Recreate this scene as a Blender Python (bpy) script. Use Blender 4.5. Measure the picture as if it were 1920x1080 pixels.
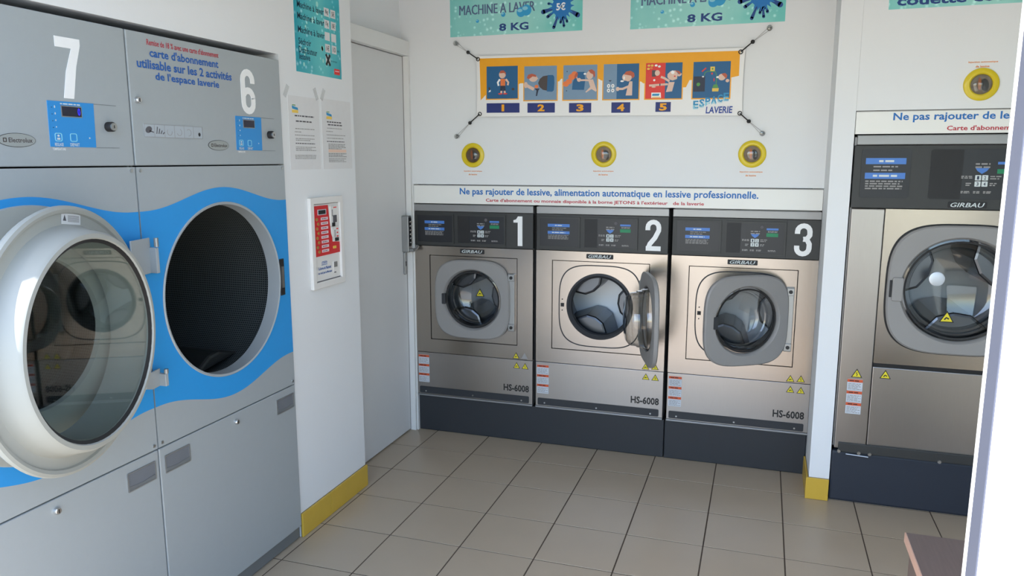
import bpy, math, random
from math import radians as R, sin, cos, pi, atan2, hypot
for o in list(bpy.data.objects): bpy.data.objects.remove(o, do_unlink=True)
scene = bpy.context.scene
COL = scene.collection
random.seed(7)

# ------------------------------------------------------------------ camera, sky, sun, exposure
cam_d = bpy.data.cameras.new('camera'); cam = bpy.data.objects.new('camera', cam_d); COL.objects.link(cam)
cam.location = (1.669, -2.270, 1.501); cam.rotation_euler = (R(90 - 9.598), 0, R(18.202))
cam_d.sensor_width = 36; cam_d.lens = 1424.15 / 1920 * 36; cam_d.clip_start = 0.02
scene.camera = cam
SUN_EL, SUN_AZ = 55.0, 42.0            # sun behind the camera, a little to its left
world = bpy.data.worlds.new('sky'); scene.world = world; world.use_nodes = True
wn = world.node_tree.nodes; wl = world.node_tree.links
sky = wn.new('ShaderNodeTexSky'); sky.sky_type = 'NISHITA'; sky.sun_disc = False
sky.sun_elevation = R(SUN_EL); sky.sun_rotation = R(180 + SUN_AZ); sky.air_density = 1.0; sky.dust_density = 1.0; sky.ozone_density = 1.0
wn['Background'].inputs['Strength'].default_value = 0.32
wl.new(sky.outputs['Color'], wn['Background'].inputs['Color'])
sun_d = bpy.data.lights.new('sun', 'SUN'); sun_d.energy = 5.0; sun_d.angle = R(0.53); sun_d.color = (1, .97, .93)
sun = bpy.data.objects.new('sun', sun_d); COL.objects.link(sun); sun.location = (0, -6, 8)
sun.rotation_euler = (R(90 - SUN_EL), 0, R(-SUN_AZ))
vs = scene.view_settings
vs.view_transform = 'Standard'; vs.look = 'None'; vs.gamma = 1; vs.use_curve_mapping = False
vs.exposure = 1.28

# ------------------------------------------------------------------ materials
def lin(c):
    out = []
    for v in c[:3]:
        v = v / 255
        out.append(v / 12.92 if v <= .04045 else ((v + .055) / 1.055) ** 2.4)
    return (*out, 1)
MATS = {}
def mat(name, rgb, rough=.5, metal=0, var=0.0, vscale=8, bump=0.0, bscale=60, aniso=None, coat=0, spec=.5, emit=0):
    """procedural principled material, colour broken up by noise; aniso = (sx,sy,sz) stretch of the noise (brushed metal)"""
    if name in MATS: return MATS[name]
    m = bpy.data.materials.new(name); m.use_nodes = True; MATS[name] = m
    n = m.node_tree.nodes; l = m.node_tree.links; p = n['Principled BSDF']
    base = lin(rgb)
    p.inputs['Roughness'].default_value = rough; p.inputs['Metallic'].default_value = metal
    p.inputs['Specular IOR Level'].default_value = spec; p.inputs['Coat Weight'].default_value = coat
    p.inputs['Base Color'].default_value = base
    tc = n.new('ShaderNodeTexCoord')
    mp = n.new('ShaderNodeMapping'); l.new(tc.outputs['Object'], mp.inputs['Vector'])
    if aniso: mp.inputs['Scale'].default_value = aniso
    if var > 0:
        nz = n.new('ShaderNodeTexNoise'); nz.inputs['Scale'].default_value = vscale; nz.inputs['Detail'].default_value = 5
        l.new(mp.outputs['Vector'], nz.inputs['Vector'])
        mx = n.new('ShaderNodeMix'); mx.data_type = 'RGBA'
        mx.inputs['A'].default_value = (*[c * (1 - var) for c in base[:3]], 1); mx.inputs['B'].default_value = (*[min(1, c * (1 + var)) for c in base[:3]], 1)
        l.new(nz.outputs['Fac'], mx.inputs['Factor']); l.new(mx.outputs['Result'], p.inputs['Base Color'])
    if bump > 0:
        nb = n.new('ShaderNodeTexNoise'); nb.inputs['Scale'].default_value = bscale; nb.inputs['Detail'].default_value = 4
        l.new(mp.outputs['Vector'], nb.inputs['Vector'])
        b = n.new('ShaderNodeBump'); b.inputs['Strength'].default_value = bump; b.inputs['Distance'].default_value = .002
        l.new(nb.outputs['Fac'], b.inputs['Height']); l.new(b.outputs['Normal'], p.inputs['Normal'])
    if emit > 0:
        p.inputs['Emission Color'].default_value = base; p.inputs['Emission Strength'].default_value = emit
    return m
def flat(name, rgb, rough=.55): return mat(name, rgb, rough, var=.04, vscale=30)
def glass(name, tint, refl=1.0, rough=.02):
    """clear sheet: see-through with a fresnel reflection"""
    if name in MATS: return MATS[name]
    m = bpy.data.materials.new(name); m.use_nodes = True; MATS[name] = m
    n = m.node_tree.nodes; l = m.node_tree.links; n.clear()
    o = n.new('ShaderNodeOutputMaterial'); t = n.new('ShaderNodeBsdfTransparent'); t.inputs['Color'].default_value = (*tint, 1)
    g = n.new('ShaderNodeBsdfGlossy'); g.inputs['Roughness'].default_value = rough
    f = n.new('ShaderNodeFresnel'); gm = n.new('ShaderNodeNewGeometry')      # same reflection from both sides of the sheet
    io = n.new('ShaderNodeMath'); io.operation = 'MULTIPLY_ADD'; io.inputs[1].default_value = 1 / 1.52 - 1.52; io.inputs[2].default_value = 1.52
    l.new(gm.outputs['Backfacing'], io.inputs[0]); l.new(io.outputs[0], f.inputs['IOR'])
    k = n.new('ShaderNodeMath'); k.operation = 'MULTIPLY'; k.inputs[1].default_value = refl; k.use_clamp = True
    mx = n.new('ShaderNodeMixShader')
    l.new(f.outputs[0], k.inputs[0]); l.new(k.outputs[0], mx.inputs[0]); l.new(t.outputs[0], mx.inputs[1]); l.new(g.outputs[0], mx.inputs[2])
    l.new(mx.outputs[0], o.inputs['Surface'])
    return m
def perforated(name, rgb, scale):
    m = mat(name, rgb, .42, .55, var=.1)
    n = m.node_tree.nodes; l = m.node_tree.links; p = n['Principled BSDF']
    tc = n.new('ShaderNodeTexCoord'); mp = n.new('ShaderNodeMapping'); mp.inputs['Scale'].default_value = (scale, scale, scale)
    v = n.new('ShaderNodeTexVoronoi'); v.inputs['Scale'].default_value = 1; v.inputs['Randomness'].default_value = 0.0
    l.new(tc.outputs['UV'], mp.inputs['Vector']); l.new(mp.outputs['Vector'], v.inputs['Vector'])
    r = n.new('ShaderNodeValToRGB'); r.color_ramp.elements[0].position = .28; r.color_ramp.elements[1].position = .36
    r.color_ramp.elements[0].color = (.006, .007, .008, 1); r.color_ramp.elements[1].color = lin(rgb)
    l.new(v.outputs['Distance'], r.inputs['Fac']); l.new(r.outputs['Color'], p.inputs['Base Color'])
    return m
def gradient_print(name, c0, c1, c2, axis='Z', lo=0, hi=1, spots=True):
    """printed poster background: colour runs over the sheet plus pale water marks"""
    m = mat(name, c1, .35)
    n = m.node_tree.nodes; l = m.node_tree.links; p = n['Principled BSDF']
    tc = n.new('ShaderNodeTexCoord'); sx = n.new('ShaderNodeSeparateXYZ'); l.new(tc.outputs['Object'], sx.inputs[0])
    mr = n.new('ShaderNodeMapRange'); mr.inputs['From Min'].default_value = lo; mr.inputs['From Max'].default_value = hi
    l.new(sx.outputs[axis], mr.inputs['Value'])
    r = n.new('ShaderNodeValToRGB'); e = r.color_ramp.elements
    e[0].color = lin(c0); e[1].color = lin(c2); q = e.new(.5); q.color = lin(c1)
    nz = n.new('ShaderNodeTexNoise'); nz.inputs['Scale'].default_value = 9
    l.new(tc.outputs['Object'], nz.inputs['Vector'])
    ad = n.new('ShaderNodeMath'); ad.operation = 'MULTIPLY_ADD'; ad.inputs[1].default_value = .5; l.new(nz.outputs['Fac'], ad.inputs[0])
    sb = n.new('ShaderNodeMath'); sb.operation = 'SUBTRACT'; sb.inputs[1].default_value = .25; l.new(mr.outputs['Result'], sb.inputs[0]); l.new(sb.outputs[0], ad.inputs[2])
    l.new(ad.outputs[0], r.inputs['Fac'])
    v = n.new('ShaderNodeTexVoronoi'); v.inputs['Scale'].default_value = 34; l.new(tc.outputs['Object'], v.inputs['Vector'])
    vr = n.new('ShaderNodeValToRGB'); vr.color_ramp.elements[0].position = .08; vr.color_ramp.elements[1].position = .3
    vr.color_ramp.elements[0].color = (.28, .28, .28, 1); vr.color_ramp.elements[1].color = (0, 0, 0, 1)
    l.new(v.outputs['Distance'], vr.inputs['Fac'])
    mx = n.new('ShaderNodeMix'); mx.data_type = 'RGBA'; mx.blend_type = 'ADD'; mx.inputs['Factor'].default_value = 1
    l.new(r.outputs['Color'], mx.inputs['A']); l.new(vr.outputs['Color'], mx.inputs['B']); l.new(mx.outputs['Result'], p.inputs['Base Color'])
    return m

WALL = mat('wall_paint', (226, 228, 229), .75, var=.02, vscale=2.5, bump=.08, bscale=220)
WALLD = mat('door_paint', (216, 217, 217), .5, var=.05, vscale=2.0, bump=.03, bscale=90)
TRIM = mat('white_trim', (226, 226, 224), .5, var=.02)
CEIL = mat('ceiling_paint', (232, 232, 230), .8, var=.02)
TILE = mat('beige_tile', (176, 160, 138), .32, var=.05, vscale=5, bump=.03, bscale=140)
GROUT = mat('grout', (78, 66, 55), .9, var=.2, vscale=20)
YTILE = mat('yellow_skirting', (204, 168, 62), .35, var=.06, vscale=14)
PAVE = mat('pavement', (168, 162, 152), .85, var=.1, vscale=1.5, bump=.2, bscale=40)
STEEL = mat('brushed_steel', (170, 162, 154), .24, 1, var=.05, vscale=14, bump=.05, bscale=14, aniso=(1, 1, 40))
STEELB = mat('brushed_steel_across', (168, 163, 159), .33, 1, var=.05, vscale=14, bump=.05, bscale=14, aniso=(40, 1, 1))
STEELG = mat('grey_lacquer_strip', (150, 150, 150), .4, .5, var=.04)
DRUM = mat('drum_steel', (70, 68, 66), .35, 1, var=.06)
DRUMB = mat('drum_back_steel', (205, 211, 218), .45, .5, var=.05)
LIFT = mat('lifter_steel', (96, 100, 106), .32, 1, var=.05)
PANEL = mat('control_plastic', (50, 51, 50), .5, var=.06, vscale=30)
PANELD = mat('panel_face_dark', (30, 32, 37), .4, var=.05)
BLACK = mat('black_plastic', (24, 24, 26), .55, var=.05)
GAP = mat('shadow_gap_black', (30, 29, 29), .8, var=.1)
RUBBER = mat('door_rubber', (44, 46, 50), .6, var=.05)
DOORG = mat('door_grey_plastic', (142, 140, 138), .45, var=.03, bump=.03, bscale=150)
PLINTH = mat('plinth_grey', (40, 43, 48), .55, var=.06, vscale=10, bump=.05, bscale=100)
DGREY = mat('dryer_grey_lacquer', (170, 177, 180), .42, .25, var=.02, vscale=40, bump=.03, bscale=260)
DEDGE = mat('dryer_edge_grey', (120, 124, 126), .45, .3, var=.03)
DBLUE = mat('dryer_blue_vinyl', (40, 144, 212), .4, var=.03)
DBLUE2 = mat('control_blue', (44, 138, 205), .4, var=.03)
CREAM = mat('door_cream_plastic', (164, 165, 158), .45, var=.015)
CHROME = mat('chrome', (215, 215, 215), .15, 1, var=.03)
SCREW = mat('screw_steel', (190, 190, 188), .3, 1, var=.05)
PERF = perforated('perforated_drum', (100, 106, 106), 1.0)
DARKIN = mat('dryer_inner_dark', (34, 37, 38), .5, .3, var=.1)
WHITE = flat('vinyl_white', (240, 241, 240), .4)
PAPER = flat('paper_white', (218, 218, 218), .7)
INK = flat('ink_grey', (90, 88, 92), .7)
INKL = flat('ink_light_grey', (150, 148, 146), .7)
TXTBLUE = flat('text_blue', (34, 92, 168), .5)
TXTSIGN = flat('sign_blue', (28, 108, 182), .5)
TXTRED = flat('text_red', (186, 46, 62), .5)
ORANGE = flat('orange', (226, 132, 40), .5)
WARN = flat('warning_yellow', (222, 206, 40), .45)
STICKO = flat('sticker_orange', (204, 84, 42), .5)
STICKW = flat('sticker_pale', (196, 202, 210), .5)
BARB = flat('bar_blue', (72, 124, 200), .45)
GREEN = flat('green_label', (14, 128, 84), .5)
KEYS = flat('key_white', (206, 214, 214), .4)
NAVY = flat('navy', (22, 40, 112), .5)
SIGNW = mat('sign_board_white', (232, 232, 227), .35, var=.01)
YRING = mat('yellow_ring_plastic', (214, 190, 22), .35, var=.04, coat=.2)
BOWL = mat('porthole_bowl_brown', (96, 70, 44), .35, var=.4, vscale=30, coat=.5)
BANW = mat('banner_vinyl_white', (234, 233, 231), .5, var=.01)
BANO = flat('banner_amber', (240, 166, 14), .5)
PNAVY = flat('print_blue', (24, 92, 138), .5)
PGREY = flat('print_greyblue', (118, 146, 172), .5)
PSKIN = flat('print_skin', (222, 190, 172), .5)
PHAIR = flat('print_hair', (186, 88, 58), .5)
PORA = flat('print_orange', (232, 122, 62), .5)
PDARK = flat('print_dark', (34, 44, 66), .5)
PBROWN = flat('print_brown', (70, 60, 58), .5)
PRED = flat('print_red', (222, 54, 48), .5)
PGREEN = flat('print_green', (82, 150, 74), .5)
PYEL = flat('print_yellow', (232, 196, 84), .5)
PCYAN = flat('print_cyan', (44, 142, 190), .5)
PBLUE = flat('print_royal', (28, 66, 150), .5)
SPLASH = flat('splash_blue', (16, 116, 186), .45)
SPLASHD = flat('splash_dark_blue', (22, 70, 136), .45)
BUB = flat('bubble_blue', (44, 158, 208), .35)
BUBL = flat('bubble_pale', (140, 208, 226), .35)
PTXT = flat('poster_slate_text', (84, 104, 138), .5)
PTXTD = flat('poster_navy_text', (24, 62, 126), .5)
PKG = flat('poster_pricetext', (16, 46, 72), .5)
REDP = mat('token_red_panel', (206, 36, 40), .4, var=.03)
BOXW = mat('token_box_white', (226, 224, 220), .45, var=.02)
BRASS = mat('brass_button', (190, 158, 88), .35, .6, var=.1)
PINK = flat('token_label_pale', (232, 206, 212), .5)
LOCKG = mat('lock_satin_grey', (158, 160, 160), .35, .7, var=.04)
ALU = mat('frame_grey_aluminium', (84, 88, 102), .5, .0, var=.04)
CORD = mat('cord_black', (26, 26, 26), .6, var=.1)
ELAST = glass('clear_elastic', (.82, .82, .8), 1.0, .1)
CLEARP = glass('clear_plastic_hook', (.8, .81, .8), 3.0, .08)
TAPE = bpy.data.materials.new('tape_film'); TAPE.use_nodes = True
_n = TAPE.node_tree.nodes; _n['Principled BSDF'].inputs['Base Color'].default_value = lin((205, 206, 205)); _n['Principled BSDF'].inputs['Alpha'].default_value = .2; _n['Principled BSDF'].inputs['Roughness'].default_value = .6
G_DRY = glass('dryer_glass', (.72, .76, .74), 1.5)
G_WASH = glass('washer_glass', (.76, .77, .77), 2.2, .04)
G_WIN = glass('added_window_glass', (.9, .93, .92), 1.0)
DISP = mat('display_dark', (22, 24, 46), .15, var=.05)
DIGI = mat('display_digit_blue', (36, 36, 235), .5, emit=.5)
WOOD = mat('bench_laminate', (112, 97, 92), .45, var=.16, vscale=6, bump=.06, bscale=30, aniso=(26, 1.6, 4))
WOODE = mat('bench_edge_band', (206, 168, 150), .45, var=.08, vscale=10)
OVAL = mat('badge_grey', (158, 163, 160), .4, .2, var=.03)
TEALW = gradient_print('poster_teal', (128, 204, 198), (160, 220, 211), (110, 200, 192), 'X', -.35, .35)
TEALD = gradient_print('poster_deep_teal', (22, 158, 176), (96, 196, 198), (36, 166, 182), 'X', -.16, .2)

# ------------------------------------------------------------------ mesh helpers
class MB:
    def __init__(s): s.v = []; s.f = []; s.m = []; s.mats = []; s.uv = None
    def mi(s, m):
        if m not in s.mats: s.mats.append(m)
        return s.mats.index(m)
    def add(s, vs_, fs, m):
        b = len(s.v); k = s.mi(m); s.v += [tuple(q) for q in vs_]
        for f in fs: s.f.append([b + i for i in f]); s.m.append(k)
        return s
    def box(s, x0, x1, y0, y1, z0, z1, m):
        vs_ = [(x, y, z) for x in (x0, x1) for y in (y0, y1) for z in (z0, z1)]
        return s.add(vs_, [(0, 1, 3, 2), (4, 6, 7, 5), (0, 4, 5, 1), (2, 3, 7, 6), (0, 2, 6, 4), (1, 5, 7, 3)], m)
    def prism(s, poly, y0, y1, m):
        """polygon in x,z (any winding) extruded between y0 (towards the viewer) and y1"""
        a = sum(poly[i][0] * poly[(i + 1) % len(poly)][1] - poly[(i + 1) % len(poly)][0] * poly[i][1] for i in range(len(poly)))
        if a < 0: poly = poly[::-1]
        n = len(poly)
        vs_ = [(x, y0, z) for x, z in poly] + [(x, y1, z) for x, z in poly]
        fs = [list(range(n)), list(range(2 * n - 1, n - 1, -1))] + [(i, n + i, n + (i + 1) % n, (i + 1) % n) for i in range(n)]
        return s.add(vs_, fs, m)
    def loft(s, loops, m, cap0=False, cap1=False, ring=False):
        n = len(loops[0]); vs_ = [p for lp in loops for p in lp]; fs = []
        K = len(loops)
        for k in range(K if ring else K - 1):
            a = k * n; b = ((k + 1) % K) * n
            for i in range(n):
                j = (i + 1) % n; fs.append((a + i, a + j, b + j, b + i))
        if cap0: fs.append(list(range(n))[::-1])
        if cap1: fs.append([(K - 1) * n + i for i in range(n)])
        return s.add(vs_, fs, m)
    def lathe(s, prof, m, cx=0, cz=0, n=64, cap0=False, cap1=False, ring=False):
        return s.loft([circ(cx, cz, r, y, n) for r, y in prof], m, cap0, cap1, ring)
    def disc(s, cx, cz, r, y0, y1, m, n=32): return s.prism([(cx + r * cos(2 * pi * i / n), cz + r * sin(2 * pi * i / n)) for i in range(n)], y0, y1, m)
    def ell(s, cx, cz, rx, rz, y0, y1, m, n=28, rot=0):
        P = []
        for i in range(n):
            a = 2 * pi * i / n; x = rx * cos(a); z = rz * sin(a)
            P.append((cx + x * cos(rot) - z * sin(rot), cz + x * sin(rot) + z * cos(rot)))
        return s.prism(P, y0, y1, m)
    def strip(s, pts, w, y0, y1, m):
        """thick polyline in x,z"""
        L = []; Rr = []
        for i, (x, z) in enumerate(pts):
            x0, z0 = pts[max(0, i - 1)]; x1, z1 = pts[min(len(pts) - 1, i + 1)]
            d = hypot(x1 - x0, z1 - z0) or 1; nx, nz = -(z1 - z0) / d, (x1 - x0) / d
            ww = w[i] if isinstance(w, (list, tuple)) else w
            L.append((x + nx * ww / 2, z + nz * ww / 2)); Rr.append((x - nx * ww / 2, z - nz * ww / 2))
        n = len(pts)
        vs_ = [(x, y0, z) for x, z in L] + [(x, y0, z) for x, z in Rr] + [(x, y1, z) for x, z in L] + [(x, y1, z) for x, z in Rr]
        fs = []
        for i in range(n - 1):
            fs += [(i, n + i, n + i + 1, i + 1), (i, i + 1, 2 * n + i + 1, 2 * n + i), (n + i, 3 * n + i, 3 * n + i + 1, n + i + 1), (2 * n + i, 2 * n + i + 1, 3 * n + i + 1, 3 * n + i)]
        fs += [(0, 2 * n, 3 * n, n), (n - 1, 2 * n - 1, 4 * n - 1, 3 * n - 1)]
        return s.add(vs_, fs, m)
    def tube(s, pts, r, m, n=8):
        from mathutils import Vector
        P = [Vector(p) for p in pts]; loops = []
        for i, p in enumerate(P):
            d = (P[min(i + 1, len(P) - 1)] - P[max(0, i - 1)]).normalized()
            a = d.orthogonal().normalized() if i == 0 else (a - d * a.dot(d)).normalized()
            b = d.cross(a)
            loops.append([tuple(p + (a * cos(2 * pi * k / n) + b * sin(2 * pi * k / n)) * r) for k in range(n)])
        return s.loft(loops, m, True, True)
    def ball(s, c, r, m, n=12):
        loops = []
        for k in range(1, n // 2):
            t = pi * k / (n // 2); loops.append([(c[0] + r * sin(t) * cos(2 * pi * i / n), c[1] + r * sin(t) * sin(2 * pi * i / n), c[2] + r * cos(t)) for i in range(n)])
        return s.loft(loops, m, True, True)
    def build(s, name, parent=None, bevel=0, smooth=False, loc=None, rotz=None):
        me = bpy.data.meshes.new(name); me.from_pydata(s.v, [], s.f)
        for m in s.mats: me.materials.append(m)
        for p, k in zip(me.polygons, s.m): p.material_index = k
        import bmesh
        bm = bmesh.new(); bm.from_mesh(me); bmesh.ops.recalc_face_normals(bm, faces=bm.faces); bm.to_mesh(me); bm.free()
        if smooth:
            me.polygons.foreach_set('use_smooth', [True] * len(me.polygons))
            try: me.set_sharp_from_angle(angle=R(38))
            except Exception: pass
        o = bpy.data.objects.new(name, me); COL.objects.link(o)
        if parent: o.parent = parent
        if loc: o.location = loc
        if rotz is not None: o.rotation_euler = (0, 0, rotz)
        if bevel:
            b = o.modifiers.new('edge', 'BEVEL'); b.width = bevel; b.segments = 2; b.limit_method = 'ANGLE'; b.angle_limit = R(50)
        return o
def circ(cx, cz, r, y, n=64, e=2.0):
    out = []
    for i in range(n):
        a = 2 * pi * i / n; c, q = cos(a), sin(a)
        out.append((cx + math.copysign(abs(c) ** (2 / e), c) * r, y, cz + math.copysign(abs(q) ** (2 / e), q) * r))
    return out
def rrect(x0, x1, z0, z1, r, n=5):
    P = []
    for cx, cz, a0 in ((x1 - r, z1 - r, 0), (x0 + r, z1 - r, 90), (x0 + r, z0 + r, 180), (x1 - r, z0 + r, 270)):
        for k in range(n + 1): a = R(a0 + 90 * k / n); P.append((cx + r * cos(a), cz + r * sin(a)))
    return P
def holed(inside, cx, cz, r, y0, y1, m, corners=(), n=96, rmax=1.5, skew=None):
    """plate (outline given by inside(x,z)) with a round hole, thickness y0..y1"""
    A = sorted(set([round(2 * pi * i / n, 6) for i in range(n)] + [round(atan2(z - cz, x - cx) % (2 * pi), 6) for x, z in corners]))
    out = []; inn = []
    for a in A:
        lo, hi = r, rmax
        for _ in range(30):
            mid = (lo + hi) / 2
            if inside(cx + mid * cos(a), cz + mid * sin(a)): lo = mid
            else: hi = mid
        out.append((cx + lo * cos(a), cz + lo * sin(a))); inn.append((cx + r * cos(a), cz + r * sin(a)))
    lp = lambda P, y: [(x, y, z) for x, z in P]
    mb = MB(); mb.loft([lp(inn, y0), lp(out, y0), lp(out, y1), lp(inn, y1)], m, ring=True)
    return mb
def rect_in(x0, x1, z0, z1): return lambda x, z: x0 <= x <= x1 and z0 <= z <= z1
def frame(mb, x0, x1, z0, z1, w, y0, y1, m, r=.008, n=5):
    a = rrect(x0, x1, z0, z1, r, n); b = rrect(x0 + w, x1 - w, z0 + w, z1 - w, max(.001, r - w), n)
    lp = lambda P, y: [(x, y, z) for x, z in P]
    mb.loft([lp(b, y0), lp(a, y0), lp(a, y1), lp(b, y1)], m, ring=True); return mb
def tag(o, label=None, cat=None, group=None, kind=None):
    if label: o['label'] = label
    if cat: o['category'] = cat
    if group: o['group'] = group
    if kind: o['kind'] = kind
    return o
def empty(name, loc, rotz=0, label=None, cat=None, group=None):
    o = bpy.data.objects.new(name, None); COL.objects.link(o); o.location = loc; o.rotation_euler = (0, 0, rotz); o.empty_display_size = .05
    return tag(o, label, cat, group)
def struct(name, mb, bevel=0):
    o = mb.build(name, bevel=bevel); o['kind'] = 'structure'; return o
def text(s, x0, x1, z0, z1, m, parent, name='lettering', y=-.001, bold=0.0, shear=0.0, depth=.0006, join=None):
    """lettering fitted into a box in the x,z plane of its parent, facing the viewer (-y)"""
    cu = bpy.data.curves.new('t', 'FONT'); cu.body = s; cu.size = 1; cu.offset = bold; cu.shear = shear; cu.resolution_u = 2; cu.fill_mode = 'FRONT'
    to = bpy.data.objects.new('t', cu); COL.objects.link(to)
    me = bpy.data.meshes.new_from_object(to)
    bpy.data.objects.remove(to, do_unlink=True); bpy.data.curves.remove(cu)
    P = [(v.co.x, v.co.y) for v in me.vertices]
    if not P: return None
    ax, bx = min(p[0] for p in P), max(p[0] for p in P); az, bz = min(p[1] for p in P), max(p[1] for p in P)
    sx = (x1 - x0) / (bx - ax); sz = (z1 - z0) / (bz - az)
    V = [(x0 + (p[0] - ax) * sx, y, z0 + (p[1] - az) * sz) for p in P]
    F = [list(p.vertices) for p in me.polygons]
    bpy.data.meshes.remove(me)
    mb = join or MB()
    mb.add(V, F, m)
    if join: return None
    return mb.build(name, parent)
def lines(mb, x0, x1, ztop, zbot, n, h, m, y=-.0012, seed=0, short=True):
    rg = random.Random(seed)
    for i in range(n):
        z = ztop + (zbot - ztop) * (i / max(1, n - 1)); x = x0; xe = x1 - (rg.random() * .3 * (x1 - x0) if short and i % 2 else 0)
        while x < xe - .002:
            w = min(xe - x, (.25 + .6 * rg.random()) * h * 6)
            mb.add([(x, y, z - h / 2), (x + w, y, z - h / 2), (x + w, y, z + h / 2), (x, y, z + h / 2)], [(0, 1, 2, 3)], m); x += w + h * .8
    return mb
def arc(cx, cz, rx, rz, a0, a1, n=8): return [(cx + rx * cos(R(a0 + (a1 - a0) * i / n)), cz + rz * sin(R(a0 + (a1 - a0) * i / n))) for i in range(n + 1)]
def digit(d, x0, x1, z0, z1, m, parent, y=-.002):
    W = x1 - x0; H = z1 - z0; w = .3 * W; mb = MB(); f = lambda P: [(x0 + u * W, z0 + v * H) for u, v in P]; rz = .35 * W / H
    if d == '7': mb.prism(f([(0, 1), (1, 1), (1, .9), (.77, .53), (.57, 0), (.17, 0), (.35, .45), (.63, .83), (0, .83)]), y, 0, m)
    if d == '1': mb.prism(f([(0, .87), (.3, .9), (.5, 1), (1, 1), (1, 0), (.48, 0), (.48, .79), (0, .79)]), y, 0, m)
    if d == '6': mb.strip(f([(.85, .69)] + arc(.5, 1 - .15 * W / H - rz, .35, rz, 0, 180) + arc(.5, .15 * W / H + rz, .35, rz, 180, 360) + [(.85, .36)]), w, y, 0, m); mb.strip(f([(.85, .36)] + arc(.5, .6 - .15 * W / H - rz, .35, rz, 0, 150)), w, y * 1.1, 0, m)
    if d == '2': mb.strip(f([(.15, .66)] + arc(.5, 1 - .15 * W / H - rz, .35, rz, 180, 0) + [(.85, .66), (.62, .42), (.3, .22), (.2, .08)]), w, y, 0, m); mb.prism(f([(.05, 0), (1, 0), (1, .15), (.05, .15)]), y * 1.05, 0, m)
    if d == '3':
        mb.strip(f([(.15, .68)] + arc(.5, 1 - .15 * W / H - rz, .35, rz, 180, 0) + [(.85, .64), (.72, .54), (.5, .52)]), w, y, 0, m)
        mb.strip(f([(.15, .32)] + arc(.5, .15 * W / H + rz, .35, rz, 180, 360) + [(.85, .38), (.72, .5), (.5, .52)]), w, y * 1.05, 0, m)
    o = mb.build('number', parent); o['label'] = 'large number %s' % d; return o

# ------------------------------------------------------------------ the setting
XL, XR, YF, YB, ZC = -.028, 3.3, -1.3435, 2.4, 2.75
S = .303
fb = MB(); fb.box(-1.0, XR, -1.3, YB, -.12, -.0016, GROUT); floor = struct('floor', fb)
tm = MB(); h = S / 2 - .0026; tm.box(-h, h, -h, h, -.0075, 0, TILE)
t0 = tm.build('tile', floor, bevel=.0008)
def put_tile(i, j, first=[True]):
    o = t0 if first[0] else t0.copy()
    if not first[0]: COL.objects.link(o)
    first[0] = False; o.parent = floor; o.location = ((i + .5) * S, (j + .5) * S, random.uniform(-.0004, .0002)); o.rotation_euler = (random.uniform(-.0015, .0015), random.uniform(-.0015, .0015), 0)
for i in range(-1, 11):
    for j in range(-4, 5): put_tile(i, j)
struct('pavement_outside', MB().box(-9, 12, -14, -1.3, -.14, -.01, PAVE))
struct('ceiling', MB().box(-1.0, XR + .1, YF, YB + .1, ZC, ZC + .1, CEIL))
# left side: wall over the dryers, pillar, recess with a door
struct('wall_left', MB().box(-.22, XL, YF, .178, 1.878, ZC, WALL))
struct('wall_left_pillar', MB().box(-.9, XL, .178, .702, 0, ZC, WALL))
struct('wall_left_rear', MB().box(-1.05, -.95, YF, YB, 0, ZC, WALL))
struct('wall_left_recess', MB().box(-.30, -.172, .702, YB, 2.03, ZC, WALL).box(-.30, -.172, 1.47, YB, 0, 2.03, WALL))
# back wall with the opening for washers 1-3, and the deeper right part with washer 4
wb = MB(); wb.box(-.172, 1.93, 1.46, 1.60, 1.372, ZC, WALL); wb.box(-.172, -.117, 1.46, 1.60, 0, 1.372, WALL); struct('wall_back', wb)
wr = MB(); wr.box(1.928, 2.012, 1.2, 2.3, 0, ZC, WALL); struct('wall_back_post', wr); struct('wall_back_right', MB().box(2.0125, XR, 1.2, 1.34, 1.698, ZC, WALL)); struct('wall_back_end', MB().box(2.812, XR, 1.2, 1.34, 0, 1.698, WALL))
struct('wall_gap_backing', MB().box(-1.0, XR + .1, YB, YB + .1, 0, ZC, GAP))  # unseen black backing, added to keep sky light out of the machine gaps
struct('wall_right', MB().box(XR, XR + .1, YF, YB, 0, ZC, WALL))
# shop front (the camera looks in through its open doorway)
wf = MB()
wf.box(-1.05, -.03, YF, YF + .06, 0, 3.1, WALL); wf.box(-.03, 1.925, YF, YF + .06, 2.25, 3.1, WALL)
wf.box(1.925, 2.25, YF, YF + .06, 0, 3.1, WALL); wf.box(3.2, 3.45, YF, YF + .06, 0, 3.1, WALL); wf.box(2.25, 3.2, YF, YF + .06, 2.3, 3.1, WALL); wf.box(2.25, 3.2, YF, YF + .06, 0, .5, WALL)
struct('wall_front', wf)
w1 = struct('added_window_1', frame(MB(), 2.25, 3.2, .5, 2.3, .05, YF + .005, YF + .05, ALU, .002))  # out-of-view window, added to let more daylight into the room
MB().box(2.3, 3.15, YF + .025, YF + .031, .55, 2.25, G_WIN).build('pane', w1)
jb = MB(); jb.box(1.9235, 1.93, -1.3365, -1.296, 0, 2.25, ALU); struct('trim_1', jb, .0015)['label'] = 'grey aluminium door jamb'
struct('trim_2', MB().box(1.9235, 1.94, -1.296, -1.281, 0, 2.25, TRIM), .0015)['label'] = 'white edge strip of the door jamb'
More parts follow.
